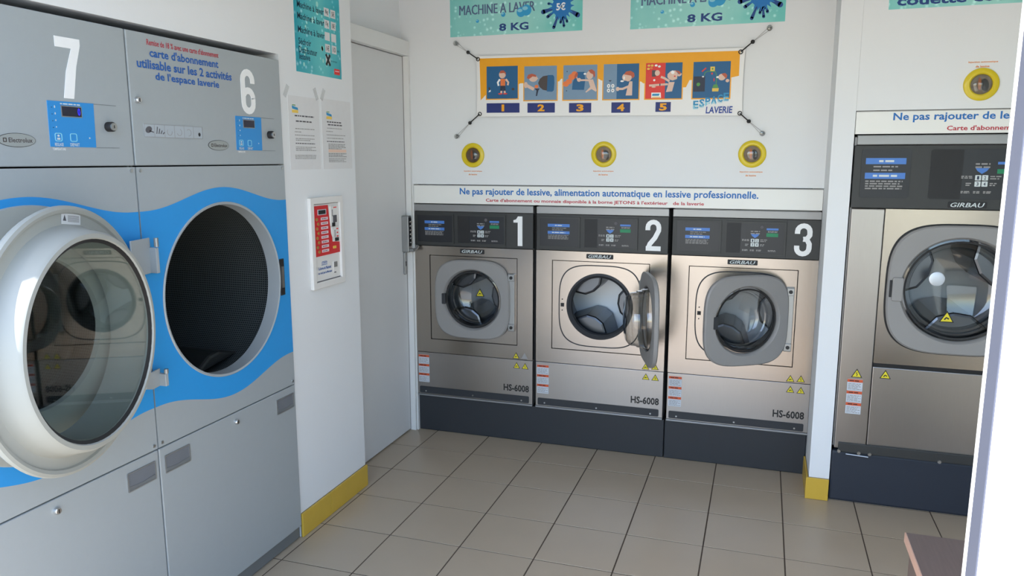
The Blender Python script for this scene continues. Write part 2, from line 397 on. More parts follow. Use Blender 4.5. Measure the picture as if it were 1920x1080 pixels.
# the door in the left recess
d1 = empty('door_1', (-.15, 0, 0)); d1['kind'] = 'structure'; d1['label'] = 'plain white service door in the left recess'
MB().box(-.04, 0, .70, 1.436, .006, 2.028, WALLD).build('door_leaf', d1, .003)
tr = MB(); tr.box(-.165, -.118, 1.4385, 1.4595, 0, 2.03, TRIM); tr.box(-.165, -.148, 1.4362, 1.4384, 0, 2.03, INKL); struct('trim_3', tr)['label'] = 'white door frame upright'
struct('trim_4', MB().box(-.172, -.118, .7025, 1.4595, 2.031, 2.105, TRIM), .004)['label'] = 'white moulding over the service door'
struct('trim_5', MB().box(-.1165, -.1085, 1.45, 1.50, 0, 1.372, TRIM).box(-.1085, -.1, 1.5, 1.52, 0, 1.372, GAP))['label'] = 'white upright strip beside washer 1'
lk = empty('keypad_lock', (-.15, 1.378, 0), R(90), 'grey push-button lock with lever handle on the white service door', 'door lock')
lb = MB(); lb.prism(rrect(.002, .040, 1.012, 1.208, .008), -.040, 0, LOCKG); lb.build('lock_body', lk, .003)
kb = MB(); kb.prism(rrect(.008, .035, 1.045, 1.198, .004), -.0425, -.0395, BLACK); kb.build('keypad_face', lk)
for k in range(6):
    for q in (.0150, .0280): MB().lathe([(.0045, 0), (.0045, -.004), (.003, -.006)], CHROME, n=10, cap1=True, cap0=True).build('push_button', lk, loc=(q, -.0425, 1.065 + k * .022))
MB().prism(rrect(.012, .034, .890, 1.012, .006), -.012, 0, LOCKG).build('lower_plate', lk, .002)
MB().prism(rrect(.019, .026, .935, .962, .003), -.0135, -.011, BLACK).build('keyhole', lk)
lv = MB(); lv.tube([(.022, -.012, 1.024), (.022, -.062, 1.024)], .010, LOCKG, 12); lv.tube([(.022, -.060, 1.024), (.040, -.066, 1.030), (.058, -.066, 1.042)], .0085, LOCKG, 12); lv.build('lever_handle', lk, smooth=True)
# yellow skirting tiles
b1 = struct('baseboard_left', MB().box(XL, XL + .003, .174, .702, 0, .1, GROUT))
for y0, y1 in ((.174, .3865), (.389, .704)): MB().box(XL + .002, XL + .011, y0, y1, .001, .1, YTILE).build('skirting_tile', b1, .0015)
b2 = struct('baseboard_right', MB().box(1.9245, 2.011, 1.196, 1.2, 0, .1, GROUT))
MB().box(1.916, 2.0115, 1.188, 1.197, .001, .1, YTILE).build('skirting_tile', b2, .0015)
MB().box(1.917, 1.926, 1.1975, 1.45, .001, .1, YTILE).build('skirting_tile', b2, .0015)

# ------------------------------------------------------------------ washing machines 1-3
def warning(parent, x, z, s=.03, y=-.0012, kind=0, worn=False, name='warning_sticker'):
    mb = MB(); a = s * .55
    o_ = [(x - a, z - a * .82), (x + a, z - a * .82), (x, z + a * .95)]; i_ = [(x - a * .78, z - a * .69), (x + a * .78, z - a * .69), (x, z + a * .68)]
    mb.prism(o_, y, y + .001, INKL if worn else BLACK); mb.prism(i_, y - .0003, y, INKL if worn else WARN)
    if not worn:
        if kind == 0: mb.strip([(x - .3 * a, z - .42 * a), (x - .05 * a, z - .1 * a), (x + .3 * a, z - .3 * a)], .22 * a, y - .0005, y, BLACK)
        else: mb.strip([(x + .02 * a, z + .25 * a), (x - .12 * a, z - .1 * a), (x + .12 * a, z - .12 * a), (x - .02 * a, z - .5 * a)], .14 * a, y - .0005, y, BLACK)
    return mb.build(name, parent)
def safety_label(parent, x0, x1, z1, z0, y=-.0015):
    hgt = (z1 - z0) / 3
    for k in range(3):
        t = z1 - k * hgt; mb = MB(); mb.box(x0, x1, y, 0, t - hgt + .0015, t, STICKW); mb.box(x0, x1, y - .0003, y, t - hgt * .26, t - hgt * .02, STICKO)
        lines(mb, x0 + .004, x1 - .004, t - hgt * .4, t - hgt * .85, 5, .003, INKL, y - .0004, seed=k); lines(mb, x0 + .008, x1 - .012, t - hgt * .14, t - hgt * .14, 1, .004, BLACK, y - .0005)
        mb.build('safety_label', parent)
def keypad(cp, x, z, k=1.0, y=-.0045):
    """keys, arrow, small print round the keys; x,z = centre of the four keys"""
    for a in range(2):
        for b in range(2):
            cx = x + (a - .5) * .0195 * k; cz = z + (.5 - b) * .0195 * k
            kk = MB().prism(rrect(cx - .0083 * k, cx + .0083 * k, cz - .0083 * k, cz + .0083 * k, .002), y - .002, y, KEYS); text(str(1 + a + 2 * b), cx - .003 * k, cx + .003 * k, cz - .0055 * k, cz + .0055 * k, PDARK, None, join=kk, y=y - .0022, bold=.02); kk.build('key', cp)
    p = MB(); p.prism([(x - .019 * k, z + .040 * k), (x + .019 * k, z + .040 * k), (x + .013 * k, z + .031 * k), (x, z + .022 * k), (x - .013 * k, z + .031 * k)], y - .0008, y, BARB); p.build('arrow_mark', cp)
    q = MB(); lines(q, x - .020 * k, x + .021 * k, z + .053 * k, z + .043 * k, 2, .005 * k, INKL, y - .0012, 3, False)
    lines(q, x - .057 * k, x - .024 * k, z + .014 * k, z + .009 * k, 2, .0035 * k, INKL, y - .0012, 4); lines(q, x + .024 * k, x + .057 * k, z + .014 * k, z + .007 * k, 2, .0035 * k, INKL, y - .0012, 5)
    lines(q, x - .043 * k, x - .024 * k, z - .008 * k, z - .014 * k, 2, .0035 * k, INKL, y - .0012, 6); lines(q, x + .024 * k, x + .043 * k, z - .008 * k, z - .014 * k, 2, .0035 * k, INKL, y - .0012, 7)
    for a, b in ((-.055, -.03), (-.02, -.002), (.008, .03), (.06, .095)): lines(q, x + a * k, x + b * k, z - .034 * k, z - .038 * k, 2, .003 * k, INKL, y - .0012, 8, False)
    q.build('small_print', cp)['kind'] = 'stuff'
def info_bars(cp, x0, x1, z1, k=1.0, y=-.0045):
    w = x1 - x0
    for q, zz in enumerate((z1, z1 - .036 * k)):
        b = MB().box(x0, x1, y - .0006, y, zz - .015 * k, zz, BARB); lines(b, x0 + (.33 if q == 0 else .2) * w, x1 - (.3 if q == 0 else .2) * w, zz - .0075 * k, zz - .0075 * k, 1, .005 * k, KEYS, y - .0009, 1, False); b.build('blue_label', cp)
    p = MB(); lines(p, x0 + .2 * w, x1 - .15 * w, z1 - .021 * k, z1 - .030 * k, 2, .0035 * k, INKL, y - .0009, 2); lines(p, x0 + .02 * w, x1 - .05 * w, z1 - .057 * k, z1 - .075 * k, 4, .0033 * k, INKL, y - .0009, 3); p.build('small_print', cp)['kind'] = 'stuff'
def drum_parts(t, zc, r_open, r_drum, depth, cx=0, ang=90):
    MB().lathe([(r_open + .004, -.004), (r_open + .004, .03), (r_drum, .035), (r_drum, .05), (r_open - .014, .05), (r_open - .020, .03), (r_open - .018, .004), (r_open - .006, -.006)], RUBBER, cx, zc, 64, ring=True).build('gasket', t, smooth=True)
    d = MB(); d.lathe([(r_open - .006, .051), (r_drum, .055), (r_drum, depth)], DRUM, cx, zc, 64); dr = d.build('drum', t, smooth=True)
    MB().lathe([(r_drum, depth), (.4 * r_drum, depth + .012), (.02, depth + .012)], DRUMB, cx, zc, 48, cap1=True).build('drum_back', dr, smooth=True)
    for k in range(3):
        a = R(ang + 120 * k); P = []
        for rr, da in ((1.0, -.66), (.44, -.5), (.34, 0), (.44, .5), (1.0, .66)): P.append((cx + r_drum * rr * cos(a + da), zc + r_drum * rr * sin(a + da)))
        MB().prism(P, .07, depth, LIFT).build('lifter', dr, .012)
def washer_door(t, hinge_x, hy, rot, zc, ro, ri, rg, bowl, e=3.6, handle=False, hub=False, hing=1, sticker=None):
    """grey squared ring; local origin on the hinge line; hing=+1 hinge right"""
    L = -ro * hing; n = 96
    loops = [circ(L, zc, ri - .004, .010, n), circ(L, zc, ri, -.006, n), circ(L, zc, ri + .006, -.012, n), circ(L, zc, ro - .006, -.012, n, e), circ(L, zc, ro, -.006, n, e), circ(L, zc, ro, .010, n, e), circ(L, zc, ro - .012, .013, n, e), circ(L, zc, ri + .01, .013, n)]
    d = MB().loft(loops, DOORG, ring=True).build('door', t, smooth=True, loc=(hinge_x, hy, 0), rotz=rot)
    g = MB(); g.lathe([(ri - .002, .006), (rg + .006, .004), (rg, .012), (rg * .985, bowl * .28), (rg * .95, bowl * .33), (rg * .94, bowl * .52), (rg * .90, bowl * .57), (rg * .88, bowl * .8), (rg * .84, bowl * .88), (rg * .72, bowl), (.02, bowl + .006)], G_WASH, L, zc, 56, cap1=True); g.build('glass_bowl', d, smooth=True)
    MB().lathe([(rg + .002, .002), (rg + .009, .001), (rg + .009, .006), (rg + .002, .007)], BLACK, L, zc, 56, ring=True).build('glass_seal', d, smooth=True)
    hx = L - hing * (ri - .001)
    if handle:
        MB().prism(rrect(L - ro + .018, L - ri + .008, zc - .052, zc + .048, .008), -.020, -.010, DOORG).build('handle', d, .004)
        MB().prism(rrect(L - ro + .008, L - ro + .018, zc - .036, zc + .036, .003), -.0135, -.011, BLACK).build('handle_gap', d)
    else:
        MB().prism(rrect(hx - .012, hx + .010, zc - .03, zc + .028, .004), -.0128, -.004, RUBBER).build('grip_recess', d)
    if sticker: warning(d, L + sticker[0], zc + sticker[1], sticker[2], y=sticker[3])
    return d
def washer(num, cx, angle, label, worn=False, latch=False, st=None):
    t = empty('washing_machine', (cx, 1.455, 0), 0, label, 'washing machine', 'washers numbered 1 to 3 along the back wall')
    c = MB(); W = .333
    c.box(-W, -W + .008, .02, .70, .205, 1.268, STEELG).box(W - .008, W, .02, .70, .205, 1.268, STEELG).box(-W, W, .02, .70, 1.26, 1.268, STEELG).box(-W, W, .02, .70, .205, .213, STEELG).box(-W, W, .69, .70, .205, 1.268, STEELG)
    c.build('cabinet', t)
    MB().box(-W, W, 0, .022, 1.230, 1.266, STEELG).build('top_strip', t, .002)
    cp = MB().box(-W, W, 0, .03, 1.0455, 1.2285, PANEL).build('control_panel', t, .002)
    for a, b in ((-.321, -.104), (-.089, .185)):
        p = MB(); frame(p, a, b, 1.058, 1.2165, .0085, -.006, 0, PANEL, .006); p.build('panel_frame', cp)
    MB().box(-.313, -.112, -.004, 0, 1.066, 1.209, PANELD).build('instruction_face', cp)
    MB().box(-.081, .177, -.004, 0, 1.066, 1.209, PANELD).build('keypad_face', cp)
    MB().box(-.080, -.016, -.0046, -.004, 1.067, 1.208, BLACK).build('dark_window', cp)
    MB().prism([(.186, 1.05), (.188, 1.05), (.188, 1.226), (.186, 1.226)], -.0005, 0, BLACK).build('panel_joint', cp)
    info_bars(cp, -.272, -.158, 1.180); keypad(cp, .048, 1.117)
    b = MB().box(.098, .150, -.0052, -.004, 1.177, 1.186, BARB); b.build('blue_label', cp)
    b = MB(); lines(b, .104, .146, 1.172, 1.168, 2, .003, INKL, -.005, 4, False); b.build('small_print', cp)['kind'] = 'stuff'
    MB().box(.098, .150, -.0052, -.004, 1.146, 1.163, GREEN).build('green_label', cp)
    MB().lathe([(.009, -.004), (.008, -.007), (.001, -.007)], INK, .077, 1.190, 16, cap1=True).build('coin_button', cp)
    digit(num, .222 if num != '1' else .228, .298 if num != '1' else .276, 1.0605, 1.213, WHITE, cp, y=-.003)
    # steel front: outer frame, set-in door surround
    f = MB(); f.box(-W, -.249, 0, .02, .4555, 1.043, STEEL).box(.249, W, 0, .02, .4555, 1.043, STEEL).box(-.249, .249, 0, .02, .9955, 1.043, STEEL).box(-.249, .249, 0, .02, .4555, .5295, STEEL); f.build('front_frame', t)
    MB().box(-.2515, .2515, .0035, .02, .527, .998, GAP).build('panel_gap', t) if False else None
    s_ = holed(rect_in(-.2452, .2452, .5333, .9917), 0, .765, .170, .002, .02, STEEL, [(-.2452, .5333), (.2452, .5333), (.2452, .9917), (-.2452, .9917)]); s_.build('door_surround', t)
    n = 96; MB().loft([circ(0, .765, .2072, .0012, n, 3.6), circ(0, .765, .2125, .0012, n, 3.6), circ(0, .765, .2125, .003, n, 3.6), circ(0, .765, .2072, .003, n, 3.6)], RUBBER, ring=True).build('outline_seal', t)
    lg = MB().prism(rrect(-.070, .066, 1.010, 1.033, .003), -.003, 0, BLACK).build('brand_plate', t)
    text('GIRBAU', -.060, .056, 1.0135, 1.0295, KEYS, lg, y=-.0036, bold=.012, shear=.25)
    hp = MB(); hp.prism(rrect(.200, .236, .607, .914, .005), -.012, .002, LOCKG); hp = hp.build('hinge', t, .002)
    for zz in (.894, .629):
        MB().prism(rrect(.203, .236, zz - .018, zz + .018, .004), -.020, -.012, LOCKG).build('hinge_block', hp, .002)
        MB().lathe([(.009, -.020), (.0085, -.024), (.001, -.024)], BLACK, .220, zz, 14, cap1=True).build('hinge_bolt', hp)
    if latch:
        MB().box(-.201, -.184, -.001, .003, .756, .774, BLACK).build('latch_hole', t)
        for zz in (.737, .794): MB().disc(-.193, zz, .003, -.001, .003, BLACK, 10).build('latch_screw', t)
    lp = MB().box(-W, W, 0, .02, .214, .4525, STEELB); lp.prism([(-W, .205), (W, .205), (W, .2135), (-W, .2135)], -.007, .02, STEELG); lp = lp.build('lower_panel', t, .0015)
    safety_label(t, -.325, -.262, .438, .281)
    warning(t, .242, .475, .034); warning(t, .289, .477, .034, kind=1, worn=worn); warning(t, .245, .422, .034); warning(t, .292, .421, .034, kind=1)
    text('HS-6008', .172, .314, .278, .316, BLACK, t, 'model_lettering', bold=.028)
    k = MB().prism(rrect(-.321, .314, .2195, .257, .006), -.003, 0, PLINTH).build('kick_strip', t)
    for x in (-.283, -.005, .273): MB().lathe([(.0045, -.003), (.004, -.006), (.001, -.006)], SCREW, x, .232, 10, cap1=True).build('screw', k)
    drum_parts(t, .765, .166, .225, .36, ang=5)
    washer_door(t, .2125, -.012, R(angle), .765, .2125, .160, .142, .105, sticker=st)
    return t
washer('1', .225, 0, 'stainless steel front-loading washer numbered 1, its grey round-cornered door shut', worn=True, st=(.005, .02, .045, .104))
washer('2', .909, 108, 'stainless steel front-loading washer numbered 2, its door swung wide open', latch=True)
washer('3', 1.594, 31, 'stainless steel front-loading washer numbered 3, its grey door slightly ajar', latch=True)
tag(MB().box(-.1075, 1.2505, 1.468, 2.16, 0.0005, .2, PLINTH).build('machine_plinth', bevel=.004), 'long dark grey plinth under washers 1 and 2', 'plinth', 'dark grey machine plinths')
tag(MB().box(1.2535, 1.925, 1.468, 2.16, 0.0005, .2, PLINTH).build('machine_plinth', bevel=.004), 'short dark grey plinth under washer 3 beside the white post', 'plinth', 'dark grey machine plinths')

# ------------------------------------------------------------------ the bigger washer at the right
def big_washer():
    X0, X1 = 2.018, 2.80
    t = empty('washing_machine', (X0, 1.2, 0), 0, 'large stainless steel washer with a side column, right of the white post', 'washing machine')
    W = X1 - X0; u = lambda x: x - X0
    c = MB(); c.box(0, .008, .02, .8, .246, 1.60, STEELG).box(W - .008, W, .02, .8, .246, 1.60, STEELG).box(0, W, .02, .8, 1.592, 1.60, STEELG).box(0, W, .79, .8, .246, 1.6, STEELG).box(0, W, .02, .8, .246, .254, STEELG); c.build('cabinet', t)
    MB().box(.008, W, 0, .02, 1.561, 1.598, STEELG).build('top_strip', t, .002)
    cp = MB().box(0, W, 0, .03, 1.302, 1.559, PANEL).build('control_panel', t, .003)
    MB().prism(rrect(u(2.047), u(2.231), 1.345, 1.544, .01), -.003, 0, PANELD).build('instruction_face', cp)
    MB().prism(rrect(u(2.303), u(2.625), 1.343, 1.542, .008), -.003, 0, PANELD).build('keypad_face', cp)
    MB().prism(rrect(u(2.304), u(2.418), 1.345, 1.540, .007), -.0036, -.003, BLACK).build('dark_window', cp)
    info_bars(cp, u(2.063), u(2.213), 1.507, 1.65, -.003); keypad(cp, u(2.486), 1.4175, 1.25, -.003)
    MB().box(u(2.538), u(2.60), -.0042, -.003, 1.482, 1.492, BARB).build('blue_label', cp); MB().box(u(2.538), u(2.60), -.0042, -.003, 1.446, 1.464, GREEN).build('green_label', cp)
    lg = MB().prism(rrect(u(2.378), u(2.515), 1.309, 1.334, .004), -.003, 0, BLACK).build('brand_plate', t)
    text('GIRBAU', u(2.386), u(2.507), 1.3125, 1.3305, KEYS, lg, y=-.0036, bold=.012, shear=.25)
    sc = MB().box(.004, u(2.1495), -.004, .02, .25, 1.300, STEELB).build('side_column', t, .004)
    warning(t, u(2.091), .594, .04, y=-.0052, kind=1); safety_label(t, u(2.056), u(2.117), .568, .411, y=-.0055)
    p = holed(rect_in(u(2.152), W, .645, 1.300), u(2.444), .973, .228, 0, .02, STEEL, [(u(2.152), .645), (W, .645), (W, 1.3), (u(2.152), 1.3)]); p.build('front_panel', t)
    MB().box(u(2.152), W, .004, .02, .628, .645, GAP).build('panel_gap', t)
    MB().box(u(2.152), W, -.002, .02, .25, .628, STEELB).build('lower_panel', t, .003)
    warning(t, u(2.2025), .598, .04, y=-.0032)
    ks = MB().box(.02, W, -.012, -.002, .237, .28, PANEL).build('kick_strip', t, .003)
    for x in (2.042, 2.122, 2.165, 2.435, 2.70): MB().lathe([(.008, -.012), (.007, -.017), (.001, -.017)], SCREW, u(x), .240, 10, cap1=True).build('bolt', ks)
    MB().tube([(u(2.07), -.018, .232), (u(2.16), -.018, .228)], .003, SCREW, 8).build('latch_rod', ks)
    drum_parts(t, .973, .225, .31, .5, cx=u(2.444), ang=35)
    n = 96; MB().loft([circ(u(2.444), .973, .264, -.001, n, 3.4), circ(u(2.444), .973, .272, -.001, n, 3.4), circ(u(2.444), .973, .272, .001, n, 3.4), circ(u(2.444), .973, .264, .001, n, 3.4)], BLACK, ring=True).build('outline_seal', t)
    d = washer_door(t, u(2.444) + .266, -.014, 0, .973, .266, .214, .194, .10, 3.4, handle=True, sticker=(-.035, -.108, .05, -.004))
    hb = MB(); hb.lathe([(.030, -.002), (.029, -.010), (.024, -.012), (.002, -.012)], DRUMB, -.266 - .085, .973 + .048, 32, cap1=True); o = hb.build('glass_disc', d, smooth=True); o['label'] = 'round pale disc on the glass'
    return t
big_washer()
tag(MB().box(2.014, 2.81, 1.205, 2.05, 0.0005, .236, mat('plinth_navy', (36, 43, 55), .55, var=.06, bump=.05, bscale=100)).build('machine_plinth', bevel=.012), 'bluish dark plinth under the large washer at right', 'plinth', 'dark grey machine plinths')

# ------------------------------------------------------------------ tumble dryers
def bump_(x): return .5 + .5 * cos(pi * max(-1, min(1, x / .335)))
def dtop(x): return 1.354 + .058 * bump_(x)
def dbot(x): return .772 - .064 * bump_(x)
def dryer_door(t, hx, hy, L, rot, zc, barrel):
    prof = [(.243, .042), (.247, .048), (.257, .047), (.263, .040), (.270, .004), (.278, -.016), (.284, -.018), (.303, -.017), (.306, -.011), (.314, -.008), (.321, -.011), (.323, -.020), (.318, -.030)]
    prof += [(.262, -.034), (.254, -.066), (.232, -.066), (.230, -.060), (.238, .036)] if barrel else [(.262, -.034), (.235, -.036), (.215, -.030), (.197, -.016), (.195, .0), (.205, .004), (.238, .036)]
    d = MB().lathe(prof, CREAM, L, zc, 96, ring=True).build('door', t, smooth=True, loc=(hx, hy, 0), rotz=rot)
    MB().lathe([(.2435, .0375), (.2435, .034), (.002, .034), (.002, .0375)], G_DRY, L, zc, 64, ring=True).build('glass_pane', d, smooth=True)
    MB().lathe([(.236, .038), (.2445, .044), (.2445, .038)], BLACK, L, zc, 64, ring=True).build('glass_seal', d, smooth=True)
    return d
def dryer(num, cy, label, opened, handles=(1, 1)):
    t = empty('tumble_dryer', (-.02, cy, 0), R(90), label, 'tumble dryer', 'grey and blue tumble dryers along the left wall')
    W = .3525; zc = 1.072
    c = MB(); c.box(-W, -W + .008, .02, .80, .02, 1.853, DEDGE).box(W - .008, W, .02, .80, .02, 1.853, DEDGE).box(-W, W, .02, .80, 1.845, 1.853, DEDGE).box(-W, W, .79, .80, .02, 1.853, DEDGE); c.box(-W, W, .03, .80, 0, .05, DEDGE); c.build('cabinet', t)
    up = MB().box(-W, W, 0, .02, 1.484, 1.855, DGREY).build('upper_panel', t, .003)
    m = holed(rect_in(-W, W, .645, 1.480), 0, zc, .290, 0, .02, DGREY, [(-W, .645), (W, .645), (W, 1.48), (-W, 1.48)]).build('front_panel', t)
    b = holed(lambda x, z: abs(x) <= W - .0005 and dbot(x) <= z <= dtop(x), 0, zc, .290, -.0008, 0, DBLUE, [(-W + .0005, dbot(W)), (W - .0005, dbot(W)), (W - .0005, dtop(W)), (-W + .0005, dtop(W))], n=180).build('blue_wave_band', t)
    MB().lathe([(.2925, -.003), (.290, -.005), (.284, -.003), (.282, .045), (.290, .045), (.2925, 0)], DGREY, 0, zc, 96, ring=True).build('opening_rim', t, smooth=True)
    lp = MB().box(-W, W, 0, .02, .055, .6405, DGREY).build('lower_panel', t, .003)
    MB().box(-W, W, .012, .03, .004, .054, DEDGE).build('kick_plate', t)
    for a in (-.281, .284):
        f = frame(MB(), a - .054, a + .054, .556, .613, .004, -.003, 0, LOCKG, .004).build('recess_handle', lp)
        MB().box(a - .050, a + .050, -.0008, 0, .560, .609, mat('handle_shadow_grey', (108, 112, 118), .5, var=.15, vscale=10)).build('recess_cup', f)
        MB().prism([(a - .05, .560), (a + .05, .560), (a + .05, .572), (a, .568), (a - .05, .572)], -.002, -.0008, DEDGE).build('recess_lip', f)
    for zz, par, x in ((.6085, lp, 0), (1.666, up, -.329)):
        l_ = MB().lathe([(.010, 0), (.0095, -.007), (.0075, -.010), (.001, -.010)], CHROME, x, zz, 18, cap1=True).build('lock', par, smooth=True)
        MB().box(x - .0012, x + .0012, -.0108, -.0095, zz - .005, zz + .005, BLACK).build('key_slot', l_)
    for x in (-W + .014, W - .014):
        for zz in (1.470, .658): MB().lathe([(.0055, 0), (.005, -.003), (.001, -.003)], SCREW, x, zz, 10, cap1=True).build('screw', m)
    # control panel
    digit(num, .129, .203, 1.654, 1.804, WHITE, up, y=-.0012)
    cpn = MB().prism([(.089, 1.5325), (.226, 1.5325), (.229, 1.646), (.091, 1.645)], -.0015, 0, DBLUE2).build('blue_control_label', up)
    MB().strip([(.229, 1.645), (.304, 1.645)], .0012, -.0008, 0, DEDGE).build('insert_outline', up); MB().strip([(.229, 1.532), (.304, 1.532)], .0012, -.0008, 0, DEDGE).build('insert_outline', up)
    MB().box(.128, .190, -.0022, -.0015, 1.607, 1.6355, LOCKG).build('display_bezel', cpn)
    MB().box(.1305, .1875, -.0028, -.0022, 1.6095, 1.633, DISP).build('display', cpn)
    if num == '7': text('0', .176, .184, 1.612, 1.631, DIGI, cpn, 'display_digit', y=-.0032, bold=.03)
    q = MB(); lines(q, .127, .188, 1.6395, 1.6395, 1, .003, KEYS, -.0018, 1, False)
    for k in range(4): q.ell(.1105, 1.631 - .0165 * k, .0016, .0035 - .0006 * k, -.0018, -.0015, KEYS, 8); q.box(.100, .1035, -.0018, -.0015, 1.6285 - .0165 * k, 1.630 - .0165 * k, PDARK)
    q.prism([(.206, 1.554), (.211, 1.5565), (.206, 1.559)], -.0018, -.0015, KEYS); q.build('panel_marks', cpn)
    for x in (.1135, .158):
        bt = frame(MB(), x - .0105, x + .0105, 1.546, 1.567, .002, -.0024, -.0015, BUBL, .005).build('button', cpn)
        if x < .12: MB().box(x - .004, x + .004, -.0026, -.0015, 1.550, 1.555, KEYS).ell(x, 1.560, .003, .0028, -.0026, -.0015, KEYS, 10).build('button_mark', bt)
    text('REGLAGE', .101, .126, 1.5345, 1.5425, KEYS, cpn, y=-.002, bold=.02); text('DEPART', .146, .174, 1.5345, 1.5425, KEYS, cpn, y=-.002, bold=.02)
    text('TEMPERATURE', .094, .132, 1.524, 1.530, WHITE, up, y=-.001, bold=.02)
    kn = MB(); kn.lathe([(.013, 0), (.013, -.016), (.0115, -.018), (.0105, -.018)], BLACK, .272, 1.588, 24, cap1=True); kn = kn.build('key_switch', up, smooth=True)
    MB().lathe([(.0105, -.018), (.010, -.0215), (.001, -.0215)], SCREW, .272, 1.588, 20, cap1=True).box(.271, .273, -.0225, -.021, 1.584, 1.592, BLACK).build('key_barrel', kn)
    ov = MB().ell(0, 1.5465, .0492, .0165, -.0012, 0, BLACK, 40).ell(0, 1.5465, .0480, .0155, -.0016, -.0012, OVAL, 40).build('brand_badge', up)
    text('Electrolux', -.022, .040, 1.541, 1.552, PBROWN, ov, y=-.002, bold=.01); frame(MB(), -.036, -.027, 1.5415, 1.5515, .002, -.002, -.0016, PBROWN, .001).build('brand_mark', ov)
    pc = MB().box(-.313, -.073, -.0008, 0, 1.565, 1.602, mat('picto_pale', (168, 176, 182), .5, var=.03)); frame(pc, -.313, -.073, 1.565, 1.602, .001, -.0012, -.0008, INKL, .002)
    for k in range(6):
        x = -.313 + .04 * k; pc.box(x + .0395, x + .0405, -.0012, -.0008, 1.565, 1.602, INKL)
        if k == 0: pc.ell(x + .018, 1.586, .013, .009, -.0012, -.0008, INK, 12, .4); pc.strip([(x + .02, 1.583), (x + .037, 1.579)], .003, -.0012, -.0008, INK)
        elif k == 1: [pc.strip([(x + .008 + .008 * q, 1.575), (x + .012 + .009 * q, 1.595 - .005 * q)], .003, -.0012, -.0008, INK) for q in range(4)]
        elif k == 5: pc.ell(x + .026, 1.578, .005, .006, -.0012, -.0008, BLACK, 10)
        else: pc.strip(arc(x + .02, 1.582, .010, .010, 20 + 60 * k, 250 + 60 * k), .0015, -.0012, -.0008, INKL)
    pc.build('pictogram_strip', up)
    # inside
    mb = MB(); N = 120; ys = [.046 + .60 * k / 12 for k in range(13)]; mb.loft([circ(0, zc, .31, y, N) for y in ys], PERF)
    dr = mb.build('drum', t)
    me = dr.data; uvl = me.uv_layers.new(name='UVMap')
    for p in me.polygons:
        a0 = [atan2(me.vertices[me.loops[li].vertex_index].co.z - zc, me.vertices[me.loops[li].vertex_index].co.x) for li in p.loop_indices]
        if max(a0) - min(a0) > pi: a0 = [a + 2 * pi if a < 0 else a for a in a0]
        for li, a in zip(p.loop_indices, a0): uvl.data[li].uv = (a * .31 / .0085, me.vertices[me.loops[li].vertex_index].co.y / .0085)
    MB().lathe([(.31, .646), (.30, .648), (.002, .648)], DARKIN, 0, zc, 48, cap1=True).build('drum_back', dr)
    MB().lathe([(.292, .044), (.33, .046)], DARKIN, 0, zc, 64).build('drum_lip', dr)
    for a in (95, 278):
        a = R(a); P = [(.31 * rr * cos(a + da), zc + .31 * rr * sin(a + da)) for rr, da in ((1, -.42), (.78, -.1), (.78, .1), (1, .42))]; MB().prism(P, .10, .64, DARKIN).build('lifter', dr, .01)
    if opened:
        d = dryer_door(t, -.351, -.05, .380, R(-165.6), zc, True)
        lbm = MB(); lbm.box(-.035, .035, .0005, .0012, -.014, .014, PAPER); 
        for k in range(6): lbm.box(-.030, .012, .0012, .0015, -.008 + .003 * k * .9, -.0065 + .003 * k * .9, INKL)
        lbm.prism([(.018, -.006), (.030, -.006), (.024, .008)], .0012, .0016, INK)
        a = R(97); o = lbm.build('paper_label', d, loc=(.380 + .292 * cos(a), -.0172, zc + .292 * sin(a))); o.rotation_euler = (0, -R(7), 0)
        for zz, hh, xo in ((1.229, .051, .085), (.867, .026, .066)):
            MB().prism([(-.012, zz - hh), (-.012, zz + hh), (xo, zz + hh), (xo, zz - hh * .6), (.03, zz - hh)], -.031, -.026, DGREY).build('hinge_leaf', d, .0015)
            MB().tube([(-.347, -.045, zz + hh * .5), (-.347, -.045, zz + hh)], .0065, LOCKG, 12).build('hinge_pin', t, smooth=True)
            MB().box(-.3525, -.3405, -.046, 0, zz - hh, zz + hh * .45, DGREY).build('hinge_bracket', t, .0015)
        lt = MB().box(.290, .317, -.004, 0, 1.001, 1.138, BLACK).build('door_latch', t, .002)
        MB().box(.298, .308, -.008, -.004, 1.03, 1.11, SCREW).build('latch_spring', lt)
    else:
        dryer_door(t, -.351, .024, .351, 0, zc, False)
    return t
d6 = dryer('6', -.184, 'grey and blue tumble dryer numbered 6, its round cream door swung open', True)
d7 = dryer('7', -.894, 'grey and blue tumble dryer numbered 7, its door shut behind the open one', False)
up6 = [c for c in d6.children if c.name.startswith('upper_panel')][0]
text('Remise de 18 % avec une carte d\'abonnement', -.278, .025, 1.823, 1.840, TXTRED, up6, y=-.001, bold=.012)
text('carte d\'abonnement', -.270, .022, 1.791, 1.816, TXTBLUE, up6, y=-.001, bold=.022)
text('utilisable sur les 2 activités', -.320, .084, 1.757, 1.783, TXTBLUE, up6, y=-.001, bold=.022)
text('de l\'espace laverie', -.254, .020, 1.722, 1.751, TXTBLUE, up6, y=-.001, bold=.022)

